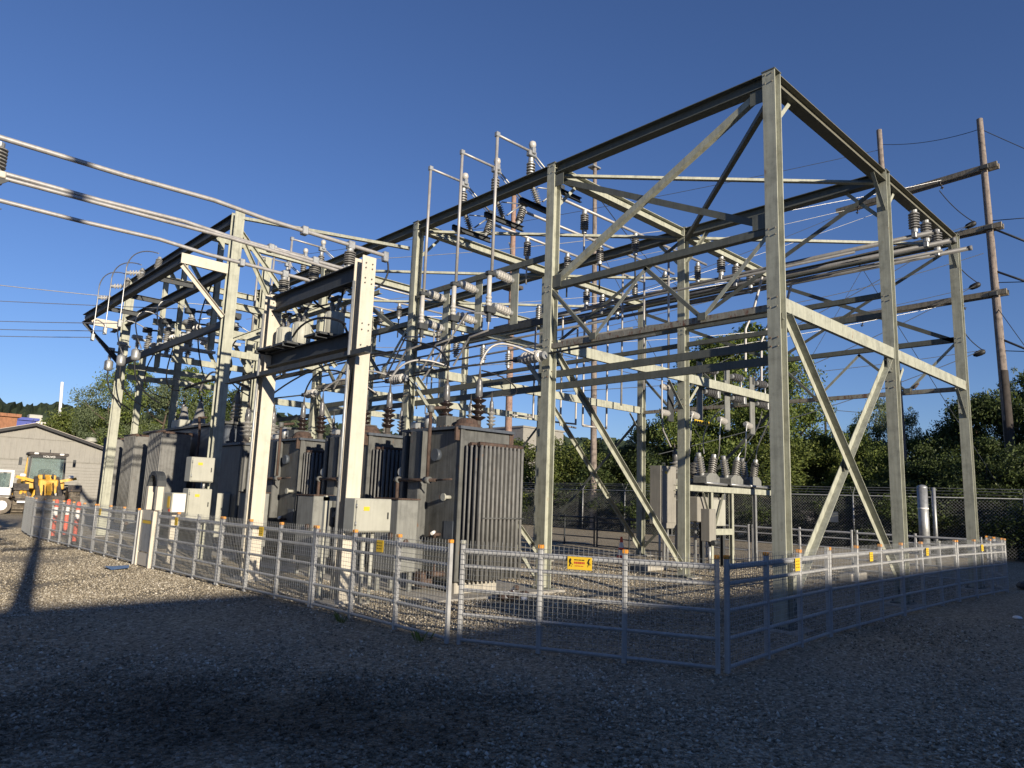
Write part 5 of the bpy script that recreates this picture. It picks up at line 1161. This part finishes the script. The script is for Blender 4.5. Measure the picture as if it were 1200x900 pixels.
# ================================================================== wheel loader and truck
def loader():
    t = thing('wheel_loader', 'yellow wheel loader with glass cab parked before the tan shed', 'loader', (-1.45,40.2,0), math.radians(-4)); t.scale = (1.12,1.12,.99)
    P = lambda n, mb, m, par=None, **k: part(n, mb, m, par or t, local=True, **k)
    # faces -Y in its own frame
    for sx in (-1,1):
        for y in (-1.35,1.45):
            w_ = P('wheel', MB().tube((sx*.82,y,.68),(sx*1.28,y,.68),.68,n=22), TYRE)
            b = MB()
            for k in range(18):
                a = 2*PI*k/18; b.bbox((sx*.84-.0 if sx > 0 else -1.26,y+math.cos(a)*.66-.05,.68+math.sin(a)*.66-.05),(sx*1.26 if sx > 0 else -.84,y+math.cos(a)*.66+.05,.68+math.sin(a)*.66+.05),.02)
            P('tread', b, TYRE, w_, kind='stuff')
            P('hub', MB().tube((sx*1.285,y,.68),(sx*1.30,y,.68),.34,n=16), LYEL, w_)
        P('fender', MB().add([(sx*.75,-2.05,1.25),(sx*1.32,-2.05,1.25),(sx*1.32,-1.8,1.5),(sx*.75,-1.8,1.5),(sx*.75,-.7,1.5),(sx*1.32,-.7,1.5),(sx*.75,-2.05,1.17),(sx*1.32,-2.05,1.17),(sx*.75,-.7,1.42),(sx*1.32,-.7,1.42)],[(0,1,2,3),(3,2,5,4),(0,6,7,1),(4,5,9,8),(1,7,9,5,2)]), MUD)
        P('boom_arm', MB().prism((sx*.42,-.75,1.75),(sx*.42,-2.5,.75),R_(.16,.34)), MUD)
        P('lift_cylinder', MB().tube((sx*.28,-.7,1.0),(sx*.34,-1.9,1.0),.07), GALV)
        P('headlamp', MB().bbox((sx*.95-.11,-1.0,1.85),(sx*.95+.11,-.82,2.0),.03), CONEW)
        P('lamp_bracket', MB().prism((sx*.5,-.8,1.65),(sx*1.2,-.9,1.85),R_(.1,.14)), LYEL)
        P('mirror', MB().bbox((sx*1.08-.06,-.55,2.45),(sx*1.08+.06,-.5,2.85),.02), DARK)
    P('front_frame', MB().bbox((-.38,-1.7,.6),(.38,-.6,1.75),.05), LYEL)
    P('loader_tower', MB().bbox((-.36,-1.0,1.2),(.36,-.55,1.98),.04), LYEL)
    P('tilt_link', MB().prism((0,-.9,1.9),(0,-2.3,1.05),R_(.18,.22)), LYEL)
    for qx in (-.16,.2): P('tilt_arm', MB().prism((qx,-1.05,2.0),(qx,-1.9,.7),R_(.08,.16)), MUD)
    P('hose_bundle', MB().path(bez((.15,-.9,1.9),(.2,-1.6,1.9),(.15,-1.9,1.3),(.2,-2.3,.9)), .03, 6).path(bez((-.15,-.9,1.9),(-.2,-1.5,1.8),(-.15,-1.9,1.2),(-.2,-2.3,.8)), .03, 6), BLACK)
    P('coupler', MB().bbox((-.6,-2.65,.35),(.6,-2.42,.95),.03), MUD)
    P('rear_body', MB().bbox((-.85,.55,.75),(.85,2.6,1.75),.08), LYEL)
    P('chassis', MB().bbox((-.5,-.7,.55),(.5,2.4,.95),.04), MUD)
    P('cab_floor', MB().bbox((-.78,-.62,1.25),(.78,.62,1.62),.04), LYEL)
    for sx in (-1,1):
        P('cab_pillar', MB().prism((sx*.72,-.55,1.62),(sx*.68,-.48,3.0),R_(.08,.09),up=(0,1,0)), DARK)
        P('cab_pillar', MB().prism((sx*.74,.58,1.62),(sx*.68,.5,3.0),R_(.10,.12),up=(0,1,0)), LYEL)
        P('side_glass', MB().box((sx*.71-.01,-.46,1.66),(sx*.71+.01,.46,2.95)), GLASS)
    P('windscreen', MB().add([(-.66,-.55,1.64),(.66,-.55,1.64),(.63,-.49,2.96),(-.63,-.49,2.96),(-.66,-.53,1.64),(.66,-.53,1.64),(.63,-.47,2.96),(-.63,-.47,2.96)],[(0,1,2,3),(7,6,5,4),(0,4,5,1),(3,2,6,7)]), GLASS)
    P('steering_wheel', MB().tube((0,-.3,2.0),(0,-.26,2.06),.2,n=14), BLACK)
    P('seat', MB().bbox((-.25,-.05,1.62),(.25,.35,2.3),.06), BLACK)
    r = P('cab_roof', MB().bbox((-.80,-.68,3.0),(.80,.62,3.16),.05), MUD)
    P('visor', MB().box((-.7,-.69,2.88),(.7,-.66,2.999)), TRIM, r)
    tc = bpy.data.curves.new('lettering', 'FONT'); tc.body = 'VOLVO'; tc.size = .15; tc.align_x = 'CENTER'; tc.extrude = .003
    to = bpy.data.objects.new('tmp', tc); COL.objects.link(to); bpy.context.view_layer.update()
    me = bpy.data.meshes.new_from_object(to.evaluated_get(bpy.context.evaluated_depsgraph_get())); bpy.data.objects.remove(to); me.materials.append(CONEW)
    lo = bpy.data.objects.new('lettering', me); COL.objects.link(lo); lo.parent = r; lo.location = (0,-.694,2.89); lo.rotation_euler = (PI/2,0,0)
    P('roof_light', MB().bbox((-.6,-.72,3.04),(-.42,-.6,3.14),.02), CONEW, r); P('roof_light', MB().bbox((.42,-.72,3.04),(.6,-.6,3.14),.02), CONEW, r)
    P('antenna', MB().tube((.1,0,3.16),(.1,0,3.35),.02,n=6), DARK, r)
loader()
def truck():
    t = thing('flatbed_truck', 'white truck cab and wheel cut off by the left edge', 'truck', (-2.75,38.6,0), math.radians(-90+4)); t.scale = (.85,.85,.85)
    P = lambda n, mb, m, par=None: part(n, mb, m, par or t, local=True)
    # own frame: faces -Y
    P('cab', MB().bbox((-.95,-2.2,.9),(.95,-.6,1.5),.08), TRUCKW)
    for x in (-.9,.9):
        for y in (-2.0,-.65): P('cab_pillar', MB().prism((x,y,1.5),(x*.94,y*.97,2.35),R_(.12,.14),up=(0,1,0)), TRUCKW)
        P('side_window', MB().box((x*.99-.01,-1.9,1.52),(x*.99+.01,-.75,2.3)), GLASS)
    P('cab_roof', MB().bbox((-.92,-2.1,2.35),(.92,-.55,2.5),.06), TRUCKW)
    P('windscreen', MB().box((-.82,-2.05,1.52),(.82,-2.02,2.33)), GLASS)
    P('hood', MB().bbox((-.9,-3.6,.75),(.9,-2.21,1.35),.1), TRUCKW); P('side_stripe', MB().bbox((1.101,-.3,.64),(1.115,1.0,.76),.004), CONEW)
    P('frame_rail', MB().bbox((-.45,-.6,.55),(-.3,1.0,.75),.02), MUD); P('frame_rail', MB().bbox((.3,-.6,.55),(.45,1.0,.75),.02), MUD)
    P('deck', MB().bbox((-1.1,-.4,.78),(1.1,1.0,.9),.02), MUD)
    for x in (-1,1):
        for y in (-1.0,-4.2):
            w_ = P('wheel', MB().tube((x*.75,y,.48),(x*1.02,y,.48),.48,n=22), TYRE)
            P('rim', MB().tube((x*1.021,y,.48),(x*1.035,y,.48),.27,n=18), CONEW, w_)
        P('fender', MB().bbox((x*.72-.3,-1.7,.99),(x*.72+.3,-.4,1.06),.02), MUD)
    P('bumper_bar', MB().bbox((-1.1,1.05,.62),(1.1,1.15,.78),.02), CONEW); P('tail_lamp', MB().bbox((1.101,.5,.66),(1.11,.8,.74),.005), CONEO)
    for y in (.6,-.1): P('yellow_arm', MB().path([(.5,y,.9),(.5,y+.1,1.35),(.5,y+.25,1.45),(.5,y+.3,1.0)], .1, 8), LYEL)
    P('winch', MB().tube((-.5,.3,1.1),(.5,.3,1.1),.2,n=14).bbox((-.6,.1,.9),(.6,.5,1.0),.02), MUD)
truck()
for k, (x, y, l) in enumerate(((2.6,41.5,'white crate stack right of the wheel loader'),(4.9,36.5,'white plastic tank beside the left end column'))):
    t = thing('white_tank', l, 'tank', (x,y,0))
    part('body', MB().bbox((x-.7,y-.5,.12),(x+.7,y+.5,1.15),.08), TRUCKW, t); part('pallet', MB().bbox((x-.75,y-.55,0),(x+.75,y+.55,.12),.01), WOOD, t)
    part('cage_bar', MB().tube((x-.72,y-.53,.5),(x+.72,y-.53,.5),.02).tube((x-.72,y-.53,.85),(x+.72,y-.53,.85),.02), GALV, t)

# ================================================================== trees
def leaf_mesh(name, n, cl, size, m, seed, flat=.75):
    """crown of leaf faces gathered in clumps; cl = list of (x,y,z,r)"""
    r_ = np.random.default_rng(seed)
    w8 = np.array([c[3]**2 for c in cl]); w8 = w8/w8.sum()
    ci = r_.choice(len(cl), n, p=w8); cc = np.array(cl)[ci]
    d = r_.normal(size=(n,3)); d /= np.linalg.norm(d,axis=1)[:,None]
    rad = cc[:,3]*(.35+.65*r_.random(n)**.45)*(1+.18*r_.normal(size=n))
    P = cc[:,:3]+d*rad[:,None]*np.array([1,1,flat])
    a = r_.normal(size=(n,3))+d*.5; a /= np.linalg.norm(a,axis=1)[:,None]
    b = np.cross(a, r_.normal(size=(n,3))); b /= np.linalg.norm(b,axis=1)[:,None]; c = np.cross(a,b)
    s = size*(.6+.8*r_.random(n))[:,None]
    V = np.stack([P-b*s, P-c*s*.45, P+b*s, P+c*s*.45], 1).reshape(-1,3)
    me = bpy.data.meshes.new(name); me.vertices.add(4*n); me.vertices.foreach_set('co', V.ravel())
    me.loops.add(4*n); me.loops.foreach_set('vertex_index', np.arange(4*n)); me.polygons.add(n)
    me.polygons.foreach_set('loop_start', np.arange(0,4*n,4)); me.polygons.foreach_set('loop_total', np.full(n,4)); me.update(calc_edges=True); me.materials.append(m)
    return me
def make_tree(h, w_, seed, m, n, size, low=.12, nclump=34, lim=7):
    r_ = random.Random(seed); cl = []; tr = MB()
    tr.path([(0,0,-.1),(.05*h*.3,0,h*.25),(.03*h,.02*h,h*.5),(0,0,h*.82)], [.022*h,.017*h,.011*h,.003*h], 8)
    for k in range(lim):
        z = h*(.2+.55*k/lim); a = k*2.4+r_.random(); L = w_*(.75+.3*r_.random())*(1-.35*k/lim)
        e = (math.cos(a)*L, math.sin(a)*L, z+h*.16); tr.path(bez((0.02*h,0,z),(math.cos(a)*L*.4,math.sin(a)*L*.4,z+.02*h),(math.cos(a)*L*.8,math.sin(a)*L*.8,z+.1*h),e,5), [.008*h,.007*h,.006*h,.005*h,.004*h,.002*h], 5)
        cl.append((*e, w_*.34))
    for k in range(nclump):
        f = r_.random(); z = h*(low+(1-low)*f); env = w_*(math.sin(min(1,(f*.9+.12))*PI)**.6); a = r_.random()*2*PI; q = env*math.sqrt(r_.random())*.85
        cl.append((math.cos(a)*q, math.sin(a)*q, z, w_*(.11+.17*r_.random())*(1.05-.35*f)))
    return leaf_mesh('crown', n, cl, size, m, seed), tr.mesh('trunk', BARK)
TR = [make_tree(10,4.0,1,LEAF1,30000,.09,.12,60), make_tree(10,4.4,2,LEAF2,30000,.11,.05,40), make_tree(10,3.6,3,LEAF3,15000,.085,.25,38), make_tree(6,3.6,4,LEAF4,24000,.08,.0,40), make_tree(6,3.8,5,LEAF2,24000,.09,.0,40), make_tree(10,3.2,6,LEAF1,16000,.09,.2,36)]
def tree(kind, x, y, h, w_, rz, label, group):
    base = (10,10,10,6,6,10)[kind]; t = thing('tree' if kind in (0,1,2,5) else 'bush', label, 'tree' if kind in (0,1,2,5) else 'bush', (x,y,0), rz, group)
    s = h/base
    for nm, me in (('crown',TR[kind][0]),('trunk',TR[kind][1])):
        o = bpy.data.objects.new(nm, me); COL.objects.link(o); o.parent = t; o.scale = (s*w_,s*w_,s)
GB = 'trees beyond the chain link fence'
tl = [(3,25.5,29.0,5.6,1.2,0,'bush showing right of the nearest radiator'),
 (3,26.0,25.5,5.3,1.15,1,'yellow green bush left of the slender timber pole'),
 (4,26.5,22.8,4.9,1.2,2,'dark bush between the slender pole and the green back column'),
 (1,28.0,21.0,7.6,.95,3,'dark tree directly behind the green back column'),
 (0,28.4,18.4,11.6,.80,4,'tall green tree left of the middle, highest above the insulator rack'),
 (0,29.6,16.4,12.4,.85,5.2,'tall green tree behind the insulator rack'),
 (5,31.0,14.6,10.6,.8,.7,'thin green tree just left of the tall front column'),
 (3,28.0,13.6,5.2,1.25,1.7,'green bush right of the tall front column'),
 (3,29.5,11.9,5.4,.95,2.2,'lighter bush under the cross brace'),
 (2,31.5,9.9,8.4,.62,3.3,'slim pale tree rising left of the second right column'),
 (2,33.0,8.6,7.4,.6,.4,'slim pale tree rising right of the second right column'),
 (0,29.0,10.1,6.0,.8,4.1,'green tree directly behind the second right column'),
 (3,30.5,7.7,5.1,1.0,5.0,'grey green bush between the two right columns'),
 (1,31.0,5.0,7.6,.85,.9,'dark tree behind the right corner column'),
 (1,31.5,2.6,8.6,.95,2.6,'dark tree at the right edge behind the timber pole'),
 (4,26.0,6.0,4.4,.9,3.0,'low dark bush behind the pipe post'),
 (4,25.4,3.4,4.6,1.0,2.0,'low dark bush left of the right timber pole'),
 (1,33.5,-1.0,9.5,1.0,1.2,'unseen dark tree added just outside the right edge for its shade'),  # this tree and the next are unseen, added to shade their neighbours
 (1,28.0,-3.5,8.0,1.0,4.2,'unseen dark tree added by the fence outside the right edge for its shade'),
 (2,36.0,4.3,9.6,.6,1.5,'pale feathery tree top above the right dark trees'),
 (4,24.6,.8,4.4,1.1,.3,'low dark bush at the right edge behind the chain link fence'),
 (4,27.5,34.0,5.6,1.3,2.8,'dark bush far behind the nearest transformer'),
 (3,25.0,19.5,3.6,.9,1.1,'low yellow green bush behind the chain link fence')]
tl += [(4,24.4+.3*(q%3),-4.5+3.4*q,2.7+.25*(q%4),1.35,q*1.3,['low dark shrub by the chain link fence far outside the right edge','low dark shrub by the chain link fence just outside the right edge','low dark shrub behind the fence at the right edge','low dark shrub behind the fence right of the pipe post','low dark shrub behind the fence left of the pipe post','low dark shrub behind the fence under the cross brace','low dark shrub behind the fence right of the tall front column','low dark shrub behind the fence under the insulator rack','low dark shrub behind the fence by the taupe cabinet','low dark shrub behind the fence right of the slender pole'][q]) for q in range(10)]
for k, x, y, h, w_, rz, l in tl: tree(k, x, y, h, w_, rz, l, GB)
GL = 'trees behind the left gantry'
for k, x, y, h, w_, rz, l in [(2,4.4,53.5,9.2,.8,0,'pale green tree just right of the left end column'),(0,6.2,55.0,10.8,.75,1,'tall green tree behind the left gantry columns'),(2,8.6,53.5,10.6,.85,2,'pale tree behind the radiators at left'),
  (0,11.0,56,11.2,.8,3,'green tree behind the tall left column'),(3,4.6,66,7.0,1.2,4,'bright green bush right of the shed roof'),(3,8.4,61,6.6,1.2,5,'green bush behind the shed roof vent'),(3,6.4,68,8.0,1.1,2,'bright bush rising above the shed roof'),
  (1,13.6,54,9.6,.9,.5,'dark tree behind the cream portal'),(0,16.5,56,9.4,.9,1.5,'green tree showing between the cream columns'),(2,18,50,8.0,.8,2.5,'pale tree showing over the third transformer'),(4,22,48,6.4,1.3,3.5,'dark bush far behind the second transformer'),(4,6.5,45,4.4,1.1,3.1,'dark bush low beside the left end column')]:
    tree(k, x, y, h, w_, rz, l, GL)
